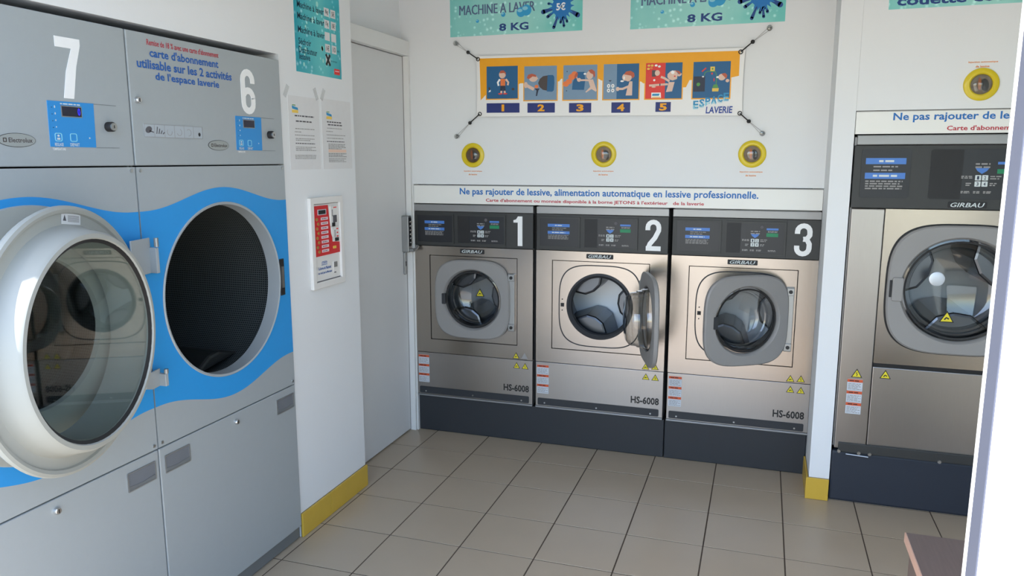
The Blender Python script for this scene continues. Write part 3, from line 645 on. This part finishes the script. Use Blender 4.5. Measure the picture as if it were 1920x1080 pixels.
# ------------------------------------------------------------------ signs over the machines
def sign(x0, x1, z0, z1, y, label, tx, rx):
    t = empty('instruction_sign', ((x0 + x1) / 2, y, z0), 0, label, 'sign'); c = (x0 + x1) / 2
    MB().box(x0 - c, x1 - c, -.006, .006, .001, z1 - z0, SIGNW).build('board', t, .001)
    fr = MB(); fr.box(x0 - c, x1 - c, -.0068, -.006, z1 - z0 - .0035, z1 - z0 - .0005, INKL); fr.build('dark_edge', t)
    k = (z1 - z0)
    text('Ne pas rajouter de lessive, alimentation automatique en lessive professionnelle.', tx[0] - c, tx[1] - c, .40 * k, .86 * k, TXTSIGN, t, y=-.0068, bold=.022)
    text('Carte d\'abonnement ou monnaie disponible à la borne JETONS à l\'extérieur   de la laverie', rx[0] - c, rx[1] - c, .10 * k, .32 * k, TXTRED, t, y=-.0068, bold=.022)
sign(-.107, 1.9265, 1.271, 1.369, 1.456, 'long white instruction sign over washers 1, 2 and 3', (.158, 1.648), (.303, 1.404))
sign(2.016, 2.802, 1.603, 1.696, 1.2, 'white instruction sign over the large washer at right', (2.152, 2.790), (2.348, 2.790)) if False else None
def sign4():
    c = 2.41; z0 = 1.603; k = .093
    t = empty('instruction_sign', (c, 1.204, z0), 0, 'white instruction sign over the large washer at right', 'sign')
    MB().box(2.014 - c, 2.804 - c, -.006, .006, .001, k, SIGNW).build('board', t, .001)
    MB().box(2.014 - c, 2.804 - c, -.0068, -.006, k - .0035, k - .0005, INKL).build('dark_edge', t)
    text('Ne pas rajouter de lessive,', 2.152 - c, 2.660 - c, .045, .084, TXTSIGN, t, y=-.0068, bold=.022)
    text('Carte d\'abonnement ou monnaie', 2.348 - c, 2.770 - c, .012, .031, TXTRED, t, y=-.0068, bold=.022)
sign4()

# ------------------------------------------------------------------ yellow portholes
def porthole(x, y, z, label, above=False):
    t = empty('porthole', (x, y, z), 0, label, 'porthole', 'yellow-rimmed detergent portholes in the wall')
    MB().lathe([(.0375, .002), (.039, -.006), (.044, -.010), (.056, -.010), (.0615, -.006), (.0625, 0), (.0375, 0)], YRING, 0, 0, 48, ring=True).build('ring', t, smooth=True)
    MB().lathe([(.0375, -.001), (.036, -.0015), (.001, -.0015)], BOWL, 0, 0, 36, cap1=True).build('back_disc', t) if False else None
    b = MB(); b.lathe([(.038, -.002), (.032, -.009), (.02, -.013), (.004, -.0145)], glass('porthole_dome', (.85, .83, .78), 2.0, .05), 0, 0, 36, cap1=True); b.build('glass_dome', t, smooth=True)
    w = MB(); w.disc(0, 0, .038, -.0022, -.0004, BOWL, 36); w = w.build('inner_disc', t)
    p = MB(); p.ell(.012, -.002, .014, .024, -.0028, -.0022, BLACK, 20, .2); p.ell(-.006, .002, .006, .024, -.0030, -.0022, mat('copper_brown', (166, 92, 40), .4, .4, var=.2), 16, .05); p.build('inner_fitting', t)
    s_ = (.084, .068) if above else (-.082, -.098)
    text('Injection automatique', -.051, .050, s_[0] - .004, s_[0] + .004, ORANGE, t, y=-.001, bold=.025); text('de lessive', -.025, .022, s_[1] - .004, s_[1] + .004, ORANGE, t, y=-.001, bold=.025)
porthole(.230, 1.46, 1.523, 'leftmost yellow-rimmed porthole, above the shut washer nearest the service door')
porthole(.916, 1.46, 1.526, 'middle yellow-rimmed porthole under the banner, above the washer with its door wide open')
porthole(1.610, 1.46, 1.526, 'yellow-rimmed porthole nearest the white post, above the washer with its door ajar')
porthole(2.453, 1.2, 1.790, 'yellow-rimmed round porthole above the large washer, orange lettering over it', True)

# ------------------------------------------------------------------ posters on the back wall
def splash(mb, cx, cz, s):
    P = []; rg = random.Random(3)
    spikes = [(95, 1.5), (75, 1.25), (55, 1.3), (28, 1.9), (2, 1.1), (-28, 1.2), (-50, 1.15), (-66, 1.2), (-78, 1.6), (-90, 1.3), (-104, 1.25), (-120, 1.15), (-150, 1.2), (-176, 1.15), (165, 1.35), (140, 1.5), (118, 1.3)]
    for a, r in sorted(spikes, key=lambda q: q[0] % 360):
        P += [(cx + s * .82 * cos(R(a - 7)), cz + s * .82 * sin(R(a - 7))), (cx + s * min(r, 1.15) * cos(R(a)), cz + s * min(r, 1.15) * sin(R(a))), (cx + s * .82 * cos(R(a + 7)), cz + s * .82 * sin(R(a + 7)))]
    for a, r, w in ((30, 1.95, .3), (-28, 1.75, .3), (-68, 1.45, .16), (-82, 1.75, .16), (-93, 1.4, .16), (-112, 1.95, .2), (-148, 1.55, .2), (-168, 1.8, .28), (165, 1.3, .15), (140, 1.7, .2), (95, 1.9, .2), (70, 1.6, .2)):
        a = R(a); p0 = (cx + s * .7 * cos(a), cz + s * .7 * sin(a)); r *= .9; w *= 1.35; p1 = (cx + s * r * cos(a), cz + s * r * sin(a)); pm = ((p0[0] + p1[0]) / 2, (p0[1] + p1[1]) / 2 + .02 * s)
        mb.strip([p0, pm, p1], [w * s * .5, w * s * .7, w * s], -.0012, -.0008, SPLASHD); mb.disc(p1[0], p1[1], w * s / 2, -.0012, -.0008, SPLASHD, 10)
    mb.prism(P, -.0016, -.0008, SPLASH); return mb
def poster(x0, x1, z0, z1, label):
    c = (x0 + x1) / 2; t = empty('price_poster', (c, 1.46, z0), 0, label, 'poster', 'teal price posters high on the back wall')
    W = (x1 - x0) / 2
    MB().box(-W, W, -.0008, 0, 0, z1 - z0, TEALW).build('sheet', t)
    mt = MB(); [text('MACHINE A LAVER', -W + .050 + q * .0013, W - .240 + q * .0013, .103, .150, PTXT, None, y=-.0012 - q * .0001, join=mt) for q in range(3)]; mt.build('lettering', t)
    text('8', -W + .263, -W + .301, .017, .053, PTXTD, t, y=-.0012, bold=.03); text('KG', -W + .325, W - .271, .017, .054, PTXTD, t, y=-.0012, bold=.03)
    for x, z, r in ((-W + .378, .101, .023), (-W + .405, .109, .026), (-W + .285, .095, .011), (-W + .148, .071, .008)):
        MB().disc(x, z, r, -.0015 - r * .01, -.0008, BUB, 24).ell(x - r * .25, z + r * .35, r * .55, r * .35, -.0018 - r * .01, -.0008, BUBL, 16).build('bubble_print', t)
    s_ = splash(MB(), W - .104, .115, .058).build('splash_print', t)
    text('5€', W - .130, W - .084, .098, .134, WHITE, s_, y=-.002, bold=.03)
    text('PROGRAMME', -W + .05, W - .30, .215, .255, PTXT, t, y=-.0012, bold=.006) if False else None
poster(.112, .799, 2.115, 2.375, 'teal 8 kg washing price poster, left of the two above the banner')
poster(1.030, 1.720, 2.107, 2.367, 'teal 8 kg washing price poster, right of the two above the banner')
def poster3():
    t = empty('price_poster', (2.45, 1.2, 2.088), 0, 'teal duvet and blanket poster high above the large washer', 'poster', 'teal price posters high on the back wall')
    MB().box(-.347, .347, -.0008, 0, 0, .25, TEALW).build('sheet', t)
    text('couette couverture', -.318, .30, .012, .045, PTXTD, t, y=-.0012, bold=.03)
poster3()

# ------------------------------------------------------------------ instruction banner
def banner():
    x0, x1, z0, z1 = .256, 1.558, 1.708, 2.008; c = (x0 + x1) / 2
    t = empty('instruction_banner', (c, 1.46, 1.708), 0, 'white and amber banner with six instruction pictures, stretched by cords on the wall', 'banner')
    Y0 = -.012
    def zz(x, v): return v + .008 - .016 * ((x - x0) / (x1 - x0))     # the banner hangs slightly askew
    q = lambda x, v: (x - c, zz(x, v) - 1.708)
    # gently waved vinyl sheet
    NX, NZ = 40, 6; vs_ = []; fs = []
    for side in (0, 1):
        for i in range(NX + 1):
            for j in range(NZ + 1):
                u = i / NX; v = j / NZ; x = x0 + u * (x1 - x0); x_ = x + (.004 * sin(pi * v)) * (1 if u < .5 else -1) * abs(2 * u - 1)
                z = z0 + v * (z1 - z0) + .003 * sin(pi * u) * (1 if v < .5 else -1)
                vs_.append((x_ - c, Y0 + (.0008 if side else 0) , zz(x, z) - 1.708))
    n1 = (NX + 1) * (NZ + 1)
    for i in range(NX):
        for j in range(NZ):
            a = i * (NZ + 1) + j; fs.append((a, a + NZ + 1, a + NZ + 2, a + 1)); fs.append((n1 + a, n1 + a + 1, n1 + a + NZ + 2, n1 + a + NZ + 1))
    sh = MB().add(vs_, fs, BANW).build('sheet', t, smooth=True)
    y1, y2, y3, y4 = Y0 - .0003, Y0 - .0009, Y0 - .0015, Y0 - .0021
    am = MB(); am.prism([q(*p) for p in ((.274, 1.995), (1.535, 1.995), (1.535, 1.885), (1.49, 1.876), (1.315, 1.870), (1.30, 1.838), (1.24, 1.838), (1.10, 1.86), (1.09, 1.868), (.90, 1.876), (.88, 1.888), (.70, 1.888), (.69, 1.876), (.49, 1.87), (.45, 1.85), (.312, 1.822), (.279, 1.790))], y1, Y0, BANO); am.build('amber_print', sh)
    sq = [(.312, .477), (.511, .678), (.711, .879), (.910, 1.080), (1.112, 1.281), (1.331, 1.497)]
    cols = [(PNAVY, None), (PGREY, None), (PGREY, None), (PGREY, PNAVY), (PRED, PNAVY), (PNAVY, None)]
    cuts = [0, 0, 0, .38, .54, 0]
    for k, (a, b) in enumerate(sq):
        zt, zb = (1.955, 1.797) if k < 1 else (1.951, 1.788)
        f = MB(); f.prism([q(a - .005, zt + .003), q(b + .005, zt + .003), q(b + .005, zb - .005), q(a - .005, zb - .005)], y2, Y0, BANO)
        f.prism([q(a, zt), q(b, zt), q(b, zb), q(a, zb)], y2 - .0003, Y0, cols[k][0])
        if cols[k][1]: m_ = a + cuts[k] * (b - a); f.prism([q(m_, zt), q(b, zt), q(b, zb), q(m_, zb)], y2 - .0005, Y0, cols[k][1])
        pn = f.build('picture', sh)
        W = b - a; H = zt - zb; g = MB()
        P = lambda u, v: q(a + u * W, zb + v * H)
        cnt = [0]
        def up_(y): cnt[0] += 1; return y - cnt[0] * 2.5e-5
        poly = lambda pts, m, y=y3: g.prism([P(*p) for p in pts], up_(y), y2 - .0005, m)
        def el(u, v, ru, rv, m, rot=0, y=y3): x, z = P(u, v); g.ell(x, z, ru * W, rv * H, up_(y), y2 - .0005, m, 18, rot)
        def st(pts, w, m, y=y3): g.strip([P(*p) for p in pts], w * W, up_(y), y2 - .0005, m)
        if k == 0:
            el(.51, .74, .11, .115, PSKIN); poly([(.42, .78), (.45, .86), (.55, .87), (.62, .8), (.62, .72), (.58, .79)], PHAIR, y4)
            poly([(.45, .61), (.60, .61), (.60, .4), (.45, .4)], PORA); st([(.43, .6), (.36, .5), (.39, .4)], .06, WHITE); st([(.62, .6), (.70, .5), (.68, .41)], .06, PSKIN)
            poly([(.45, .4), (.6, .4), (.62, .22), (.54, .22), (.525, .33), (.51, .22), (.43, .22)], PDARK); st([(.48, .24), (.47, .16)], .06, PSKIN); st([(.58, .24), (.59, .16)], .06, PSKIN)
            el(.44, .15, .07, .022, PRED); el(.60, .15, .07, .022, PRED); poly([(.06, .2), (.13, .22), (.13, .28), (.08, .25)], WHITE); el(.85, .29, .045, .04, PBROWN); el(.09, .32, .03, .04, PBROWN)
        if k == 1:
            el(.28, .64, .13, .10, PSKIN); poly([(.08, .66), (.12, .75), (.24, .78), (.36, .74), (.38, .68), (.26, .70), (.14, .62)], PHAIR, y4); poly([(.36, .68), (.44, .63), (.36, .6)], PSKIN)
            st([(.04, .46), (.18, .38), (.30, .32)], .09, PSKIN); el(.05, .45, .06, .09, PSKIN)
            el(.38, .40, .06, .05, PORA); poly([(.32, .34), (.48, .34), (.44, .28), (.40, .12), (.36, .12), (.38, .28)], PDARK)
            poly([(.43, .5), (.48, .62), (.58, .7), (.72, .72), (.72, .27), (.58, .30), (.48, .38)], PBROWN); poly([(.72, .73), (.88, .73), (.92, .68), (.93, .5), (.91, .28), (.86, .24), (.70, .25)], PNAVY)
        if k == 2:
            poly([(.40, .80), (.62, .80), (.65, .55), (.62, .28), (.26, .29), (.28, .5)], PNAVY)
            for u, v, w in ((.08, .46, .09), (.17, .53, .09), (.25, .66, .10), (.33, .74, .09)): el(u, v, w, w * .9, PORA)
            el(.38, .70, .04, .09, PHAIR, -.4); st([(.45, .56), (.62, .56), (.80, .55)], .05, PSKIN, y4); el(.47, .57, .06, .055, PSKIN, 0, y4); st([(.42, .58), (.40, .66)], .025, PSKIN, y4)
            el(.78, .70, .10, .12, PSKIN); poly([(.74, .84), (.84, .87), (.93, .80), (.94, .68), (.91, .62), (.88, .72), (.80, .76)], PHAIR, y4); el(.64, .74, .04, .025, WHITE)
            poly([(.74, .56), (.88, .58), (.99, .26), (.97, .22), (.84, .30), (.68, .2), (.66, .22), (.80, .36)], PSKIN); el(.11, .82, .015, .015, PDARK); el(.1, .26, .015, .015, PDARK)
        if k == 3:
            el(.62, .62, .09, .10, PSKIN); el(.70, .62, .10, .12, PSKIN); poly([(.58, .70), (.64, .78), (.76, .80), (.86, .74), (.88, .64), (.82, .58), (.78, .66)], PHAIR, y4); el(.53, .51, .05, .025, WHITE); el(.585, .60, .025, .05, WHITE)
            poly([(.74, .50), (.82, .50), (.82, .10), (.64, .10), (.68, .30)], PSKIN); st([(.72, .36), (.55, .29), (.40, .29)], .06, PSKIN); el(.41, .29, .05, .06, PSKIN)
            for u in (.15, .27):
                for v in (.38, .25): el(u, v, .045, .055, WHITE); el(u, v, .015, .02, INK, 0, y4)
            poly([(.14, .54), (.24, .54), (.19, .5)], PDARK)
        if k == 4:
            poly([(.60, .68), (.68, .76), (.80, .78), (.88, .70), (.86, .54), (.74, .50), (.64, .54), (.60, .60)], PSKIN); el(.74, .73, .05, .05, WHITE, -.5, y4); el(.93, .66, .06, .04, PSKIN, .5, y4); poly([(.80, .78), (.92, .76), (.97, .70), (.92, .66), (.88, .72)], PHAIR, y4); el(.80, .62, .025, .02, PRED, 0, y4)
            poly([(.64, .46), (.80, .46), (.74, .20), (.57, .18), (.62, .36)], PSKIN); st([(.66, .48), (.52, .57), (.42, .61)], .06, PSKIN); st([(.62, .40), (.40, .39), (.10, .37)], .055, PSKIN); st([(.40, .36), (.40, .42)], .03, PDARK, y4)
            poly([(.17, .80), (.28, .80), (.28, .62), (.17, .62)], INK); el(.32, .72, .07, .08, PSKIN); el(.24, .52, .03, .03, WHITE); el(.23, .33, .06, .02, PSKIN)
            poly([(.17, .17), (.43, .17), (.44, .02), (.17, .02)], WHITE); poly([(.20, .14), (.40, .14), (.38, .08), (.19, .08)], PCYAN, y4); poly([(.19, .05), (.42, .05), (.42, .025), (.19, .025)], PYEL, y4)
            for u, v, m_ in ((.08, .93, PYEL), (.17, .93, PYEL), (.28, .93, WHITE), (.37, .90, WHITE), (.07, .84, PYEL), (.15, .86, PORA)): el(u, v, .04, .03, m_)
        if k == 5:
            poly([(.02, .60), (.33, .60), (.33, .18), (.02, .18)], PDARK); el(.15, .38, .05, .05, PGREEN, 0, y4); st([(.30, .62), (.32, .70), (.40, .74), (.60, .72), (.64, .6), (.63, .36)], .02, PGREEN); poly([(.46, .86), (.58, .86), (.58, .74), (.46, .74)], PYEL); el(.52, .80, .025, .025, PGREEN, 0, y4)
            poly([(.53, .28), (.70, .28), (.66, .37), (.57, .37)], PGREEN); poly([(.53, .27), (.71, .27), (.70, .18), (.53, .18)], PYEL); el(.27, .59, .03, .02, WHITE, 0, y4); poly([(.22, .74), (.33, .84), (.36, .82), (.25, .72)], PRED); el(.51, .67, .02, .03, PRED); el(.57, .50, .015, .05, PRED)
            el(.78, .57, .10, .09, PSKIN); poly([(.76, .66), (.86, .68), (.92, .62), (.90, .52), (.84, .58)], PHAIR, y4); el(.66, .57, .035, .025, WHITE); el(.93, .47, .05, .045, PSKIN)
        g.build('picture_figures', pn)['kind'] = 'stuff'
    for k, (a, b, zt, zb) in enumerate(((.311, .486, 1.775, 1.728), (.528, .669, 1.774, 1.727), (.741, .852, 1.772, 1.726), (.951, 1.042, 1.773, 1.724), (1.162, 1.233, 1.772, 1.727))):
        pl = MB().prism([q(a, zt), q(b, zt), q(b, zb), q(a, zb)], y2, Y0, NAVY).build('number_plate', sh)
        m_ = (a + b) / 2 - c; w = .018 if k else .007; zc_ = zz((a + b) / 2, (zt + zb) / 2) - 1.708
        text(str(k + 1), m_ - w, m_ + w, zc_ - .017, zc_ + .017, BANO, pl, y=y3, bold=.04)
    e = 'ESPACE'
    for k, ch in enumerate(e):
        x = 1.336 + .027 * k - c; z = 1.737 + .0065 * k - 1.708; lt = MB(); text(ch, x, x + .024, z, z + .034, PCYAN, None, y=y3, bold=.03, join=lt); text(ch, x + .001, x + .023, z - .004, z + .014, BUBL, None, y=y4, bold=.0, join=lt); lt.build('banner_logo_letter', sh)
    text('LAVERIE', 1.394 - c, 1.514 - c, 1.712 - 1.708, 1.743 - 1.708, PBLUE, sh, 'banner_lettering', y=y4 - .0003, bold=.02, shear=.1)
    # eyelets and bungee cords
    pegs = [(.150, 2.081, 'upper left'), (.149, 1.619, 'lower left'), (1.657, 2.078, 'upper right'), (1.650, 1.618, 'lower right')]
    eyes = [(.266, 2.000), (.274, 1.730), (1.538, 1.982), (1.547, 1.710)]
    for (px, pz, nm), (ex, ez) in zip(pegs, eyes):
        MB().loft([[(ex - c + (rr) * cos(2 * pi * i / 20), yy, ez - 1.708 + rr * sin(2 * pi * i / 20)) for i in range(20)] for rr, yy in ((.006, Y0 - .001), (.0105, Y0 - .0025), (.0105, Y0 + .002), (.006, Y0 + .002))], mat('eyelet_dark', (60, 60, 60), .35, .8), ring=True).build('eyelet', t)
        dx, dz = px - ex, pz - ez; m_ = .42 if nm.startswith('upper') else .40
        kx, kz = ex + dx * m_, ez + dz * m_
        cd = MB(); cd.tube([(ex - c, Y0 - .004, ez - 1.708), (kx - c, Y0 - .012, kz - 1.708)], .0028, CORD, 8); cd.ball((kx - c, Y0 - .012, kz - 1.708), .0095, CORD, 12); cd.build('bungee_cord', t, smooth=True)
        el_ = MB()
        for s_ in (-1, 1):
            nx, nz = -dz / hypot(dx, dz) * .006 * s_, dx / hypot(dx, dz) * .006 * s_
            el_.tube([(kx - c, Y0 - .012, kz - 1.708), (px + nx - c, -.014, pz + nz - 1.708)], .0009, INKL, 6)
        el_.build('elastic_loop', t)
        hk = empty('wall_hook', (px, 1.46, pz), 0, 'clear plastic wall hook at the %s corner of the banner' % nm, 'wall hook', 'clear hooks holding the banner')
        MB().lathe([(.010, 0), (.010, -.006), (.006, -.008), (.006, -.020), (.012, -.023), (.0125, -.027), (.009, -.031), (.001, -.032)], CLEARP, 0, 0, 20, cap0=True, cap1=True).build('peg', hk, smooth=True)
        MB().lathe([(.003, -.002), (.003, -.034), (.001, -.036)], SCREW, 0, 0, 10, cap1=True).build('screw', hk)
banner()

# ------------------------------------------------------------------ things on the pillar (x = world y - .44)
PC = .44
def price_list():
    t = empty('price_list_poster', (XL, PC, 1.83), R(90), 'deep teal price list poster on the pillar, with a black X', 'poster')
    x0, x1 = .288 - PC, .614 - PC
    MB().box(x0, x1, -.0008, 0, 0, .46, TEALD).build('sheet', t)
    tx = ['Machine à laver', 'Machine à laver', 'Machine à laver', 'Séchoir', 'Distributeur', 'lessive']; zs = [2.078, 2.036, 1.987, 1.944, 1.913, 1.889]; ws = [.185, .185, .185, .085, .125, .075]
    for s_, z, w in zip(tx, zs, ws): text(s_, .309 - PC, .309 - PC + w, z - 1.83 - .012, z - 1.83 + .012, PKG, t, y=-.0012, bold=.012)
    for r, z in enumerate((2.081, 2.035, 1.988, 1.942)):
        for q, x in enumerate((.514, .562)):
            b = MB().box(x - .018 - PC, x + .018 - PC, -.0012, 0, z - 1.83 - .016, z - 1.83 + .016, PAPER)
            s_ = [['8kg', '5€'], ['17kg', '10€'], ['', ''], ['1€', '10']][r][q]
            if s_: text(s_, x - .010 - PC, x + .010 - PC, z - 1.83 - .010, z - 1.83 + .010, PBROWN, None, y=-.0016, bold=.01, join=b)
            b.build('price_box', t)
    xx = MB(); X_, Z_ = .513 - PC, 1.897 - 1.83; xx.box(X_ - .016, X_ + .016, -.0012, 0, Z_ - .017, Z_ + .017, PAPER); xx.strip([(X_ - .015, Z_ + .021), (X_ + .015, Z_ - .021)], .011, -.0018, -.0008, BLACK); xx.strip([(X_ + .015, Z_ + .021), (X_ - .015, Z_ - .021)], .011, -.002, -.0008, BLACK); xx.build('black_cross', t)
    text('le temps', .535 - PC, .582 - PC, 1.890 - 1.83, 1.900 - 1.83, PKG, t, y=-.0012); text('mn', .586 - PC, .602 - PC, 1.936 - 1.83, 1.943 - 1.83, PKG, t, y=-.0012)
    MB().box(.557 - PC, .600 - PC, -.0014, 0, 1.845 - 1.83, 1.868 - 1.83, PRED).box(.563 - PC, .594 - PC, -.0018, 0, 1.857 - 1.83, 1.860 - 1.83, PINK).build('red_stamp', t)
    rg = random.Random(5)
    for k in range(16): r = rg.uniform(.004, .011); MB().ell(rg.uniform(x0 + .03, x1 - .12), rg.uniform(.03, .29), r * .8, r, -.0010, -.0008, MATS['poster_teal'], 12).build('bubble_print', t)
price_list()
def sheet(x0, x1, z0, z1, label, logo, blocks, hilite=None):
    c = (x0 + x1) / 2; t = empty('notice_sheet', (XL, c, z0), R(90), label, 'notice', 'paper notices taped to the pillar')
    W = (x1 - x0) / 2; H = z1 - z0
    MB().box(-W, W, -.0008, 0, 0, H, PAPER).build('paper', t)
    lx, lz = logo; g = MB(); g.box(lx - c - .020, lx - c + .020, -.0012, 0, lz - z0 - .014, lz - z0 - .003, PYEL); g.prism([(lx - c - .02, lz - z0 + .012), (lx - c + .018, lz - z0 + .006), (lx - c + .02, lz - z0 - .003), (lx - c - .018, lz - z0 + .001)], -.0014, 0, PCYAN); g.box(lx - c - .018, lx - c + .004, -.0012, 0, lz - z0 + .013, lz - z0 + .016, PGREEN); g.build('logo_print', t)
    p = MB()
    for (a, b, z, n, h_, dk) in blocks: lines(p, a - c, b - c, z - z0, z - z0 - .006 * (n - 1), n, h_, INK if dk else INKL, -.0012, int(z * 1000), n > 1)
    p.build('printed_lines', t)['kind'] = 'stuff'
    if hilite: MB().box(hilite[0] - c, hilite[1] - c, -.0011, 0, hilite[2] - z0, hilite[3] - z0, flat('highlight_peach', (232, 200, 180), .7)).build('highlighted_block', t)
sheet(.222, .430, 1.463, 1.738, 'paper notice taped to the pillar, left of the two, nearer the dryers', (.266, 1.689), [(.262, .392, 1.665, 1, .005, 1), (.268, .378, 1.645, 1, .005, 1), (.262, .392, 1.617, 1, .003, 0), (.258, .300, 1.605, 1, .003, 0), (.258, .392, 1.593, 1, .003, 0), (.262, .390, 1.580, 2, .003, 0), (.260, .392, 1.562, 1, .0035, 1), (.260, .398, 1.548, 3, .003, 0), (.254, .398, 1.517, 3, .0028, 0)])
sheet(.447, .676, 1.463, 1.742, 'paper notice with a peach highlighted block, right of the two on the pillar', (.504, 1.677), [(.486, .596, 1.652, 1, .005, 1), (.492, .606, 1.641, 1, .005, 1), (.486, .600, 1.627, 1, .003, 0), (.478, .528, 1.614, 1, .003, 0), (.480, .628, 1.600, 1, .003, 0), (.480, .612, 1.587, 1, .003, 0), (.480, .620, 1.574, 1, .0035, 1), (.490, .626, 1.563, 4, .0035, 0), (.490, .630, 1.525, 3, .0035, 0), (.490, .626, 1.504, 3, .003, 0)], (.490, .630, 1.530, 1.542))
for x, z, a, w in ((.214, 1.752, -30, 'left sheet, upper left'), (.412, 1.755, 25, 'left sheet, upper right'), (.462, 1.757, -28, 'right sheet, upper left')):
    o = MB().prism([(px * cos(R(a)) - pz * sin(R(a)), px * sin(R(a)) + pz * cos(R(a))) for px, pz in ((-.010, -.024), (.010, -.024), (.010, .024), (-.010, .024))], -.0016, -.0010, TAPE).build('tape_strip', loc=(XL, x, z)); o.rotation_euler = (0, R(0), R(90)); o.rotation_mode = 'XYZ'
    tag(o, 'clear tape strip on the pillar notice, %s' % w, 'tape', 'clear tape strips on the notices')
def token_box():
    t = empty('token_dispenser', (XL, PC, .985), R(90), 'white token dispenser with red button panel set in the pillar', 'token dispenser')
    x0, x1, zb, zt = .318 - PC, .562 - PC, .985, 1.352; z = lambda v: v - .985
    f = frame(MB(), x0, x1, z(zb), z(zt), .026, -.016, 0, BOXW, .004).build('outer_frame', t, .003)
    MB().box(x0 + .02, x1 - .02, -.006, 0, .02, z(zt) - .02, BOXW).build('face', t)
    MB().box(x0 + .026, x1 - .026, -.0068, -.006, z(1.3235), z(1.3265), INK).build('slot_line', t); MB().box(x0 + .026, x1 - .026, -.0068, -.006, z(1.011), z(1.0145), INK).build('slot_line', t)
    rp = MB(); rp.prism([(.352 - PC, z(1.318)), (.455 - PC, z(1.318)), (.470 - PC, z(1.20)), (.49 - PC, z(1.165)), (.538 - PC, z(1.160)), (.538 - PC, z(1.117)), (.352 - PC, z(1.115))], -.009, -.006, REDP); rp = rp.build('red_panel', t)
    MB().box(.376 - PC, .438 - PC, -.0105, -.009, z(1.281), z(1.303), STICKW).box(.380 - PC, .432 - PC, -.0115, -.009, z(1.284), z(1.300), BLACK).build('display', rp)
    for k in range(8):
        zz_ = z(1.2635 - .0187 * k); MB().lathe([(.007, -.009), (.006, -.0125), (.001, -.0125)], BRASS, .367 - PC + (.010 if k % 2 else 0), zz_ + .001, 12, cap1=True).build('button', rp); b = MB().box(.398 - PC, .450 - PC, -.0098, -.009, zz_ - .004, zz_ + .007, PINK); lines(b, .404 - PC, .440 - PC, zz_ + .0015, zz_ + .0015, 1, .003, INK, -.0101, k, False); b.build('button_label', rp)
    MB().prism(rrect(.482 - PC, .506 - PC, z(1.136), z(1.147), .002), -.0105, -.009, PYEL).build('yellow_label', rp)
    cs = MB(); cs.prism(rrect(.472 - PC, .530 - PC, z(1.23), z(1.312), .004), -.011, -.006, BOXW); cs = cs.build('coin_unit', t)
    MB().box(.480 - PC, .486 - PC, -.0118, -.011, z(1.27), z(1.298), INKL).box(.486 - PC, .512 - PC, -.014, -.011, z(1.245), z(1.274), INK).box(.478 - PC, .500 - PC, -.013, -.011, z(1.228), z(1.244), BLACK).box(.492 - PC, .516 - PC, -.0118, -.011, z(1.304), z(1.308), PRED).build('coin_slot', cs)
    c2 = MB().prism(rrect(.480 - PC, .532 - PC, z(1.165), z(1.226), .004), -.010, -.006, BOXW).build('return_unit', t)
    MB().box(.496 - PC, .502 - PC, -.0108, -.010, z(1.183), z(1.213), INKL).box(.498 - PC, .524 - PC, -.013, -.010, z(1.166), z(1.180), BLACK).box(.512 - PC, .526 - PC, -.0108, -.010, z(1.214), z(1.219), PRED).box(.514 - PC, .524 - PC, -.0108, -.010, z(1.198), z(1.203), PRED).box(.512 - PC, .526 - PC, -.0108, -.010, z(1.183), z(1.188), PRED).build('return_slot', c2)
    text('ATTENTION', .395 - PC, .436 - PC, z(1.082), z(1.092), TXTBLUE, t, y=-.0068, bold=.02); MB().box(.394 - PC, .437 - PC, -.0068, -.006, z(1.077), z(1.079), TXTBLUE).build('underline', t)
    text('la borne de Paiement', .372 - PC, .466 - PC, z(1.058), z(1.071), TXTBLUE, t, y=-.0068, bold=.02); text('ne rend pas la Monnaie', .368 - PC, .470 - PC, z(1.038), z(1.051), TXTBLUE, t, y=-.0068, bold=.02)
    MB().prism(rrect(.482 - PC, .512 - PC, z(1.035), z(1.082), .003), -.009, -.006, BOXW).box(.484 - PC, .510 - PC, -.0098, -.009, z(1.058), z(1.080), LOCKG).box(.484 - PC, .498 - PC, -.0098, -.009, z(1.034), z(1.038), INK).build('token_tray', t)
token_box()

# ------------------------------------------------------------------ bench at the lower right
bn = empty('bench', (2.105, 0, 0), 0, 'low brown wood-grain bench with a pale edge, lower right corner', 'bench')
MB().box(.002, .45, -.9, .008, .42, .449, WOOD).build('seat', bn, .002)
MB().box(-.001, .002, -.9, .008, .421, .449, WOODE).build('edge_band', bn)
MB().box(.012, .034, -.88, -.012, 0.001, .42, WOOD).build('side_panel', bn); MB().box(.416, .438, -.88, -.012, 0.001, .42, WOOD).build('side_panel', bn)
MB().box(.034, .416, -.46, -.44, .2, .42, WOOD).build('stretcher', bn)
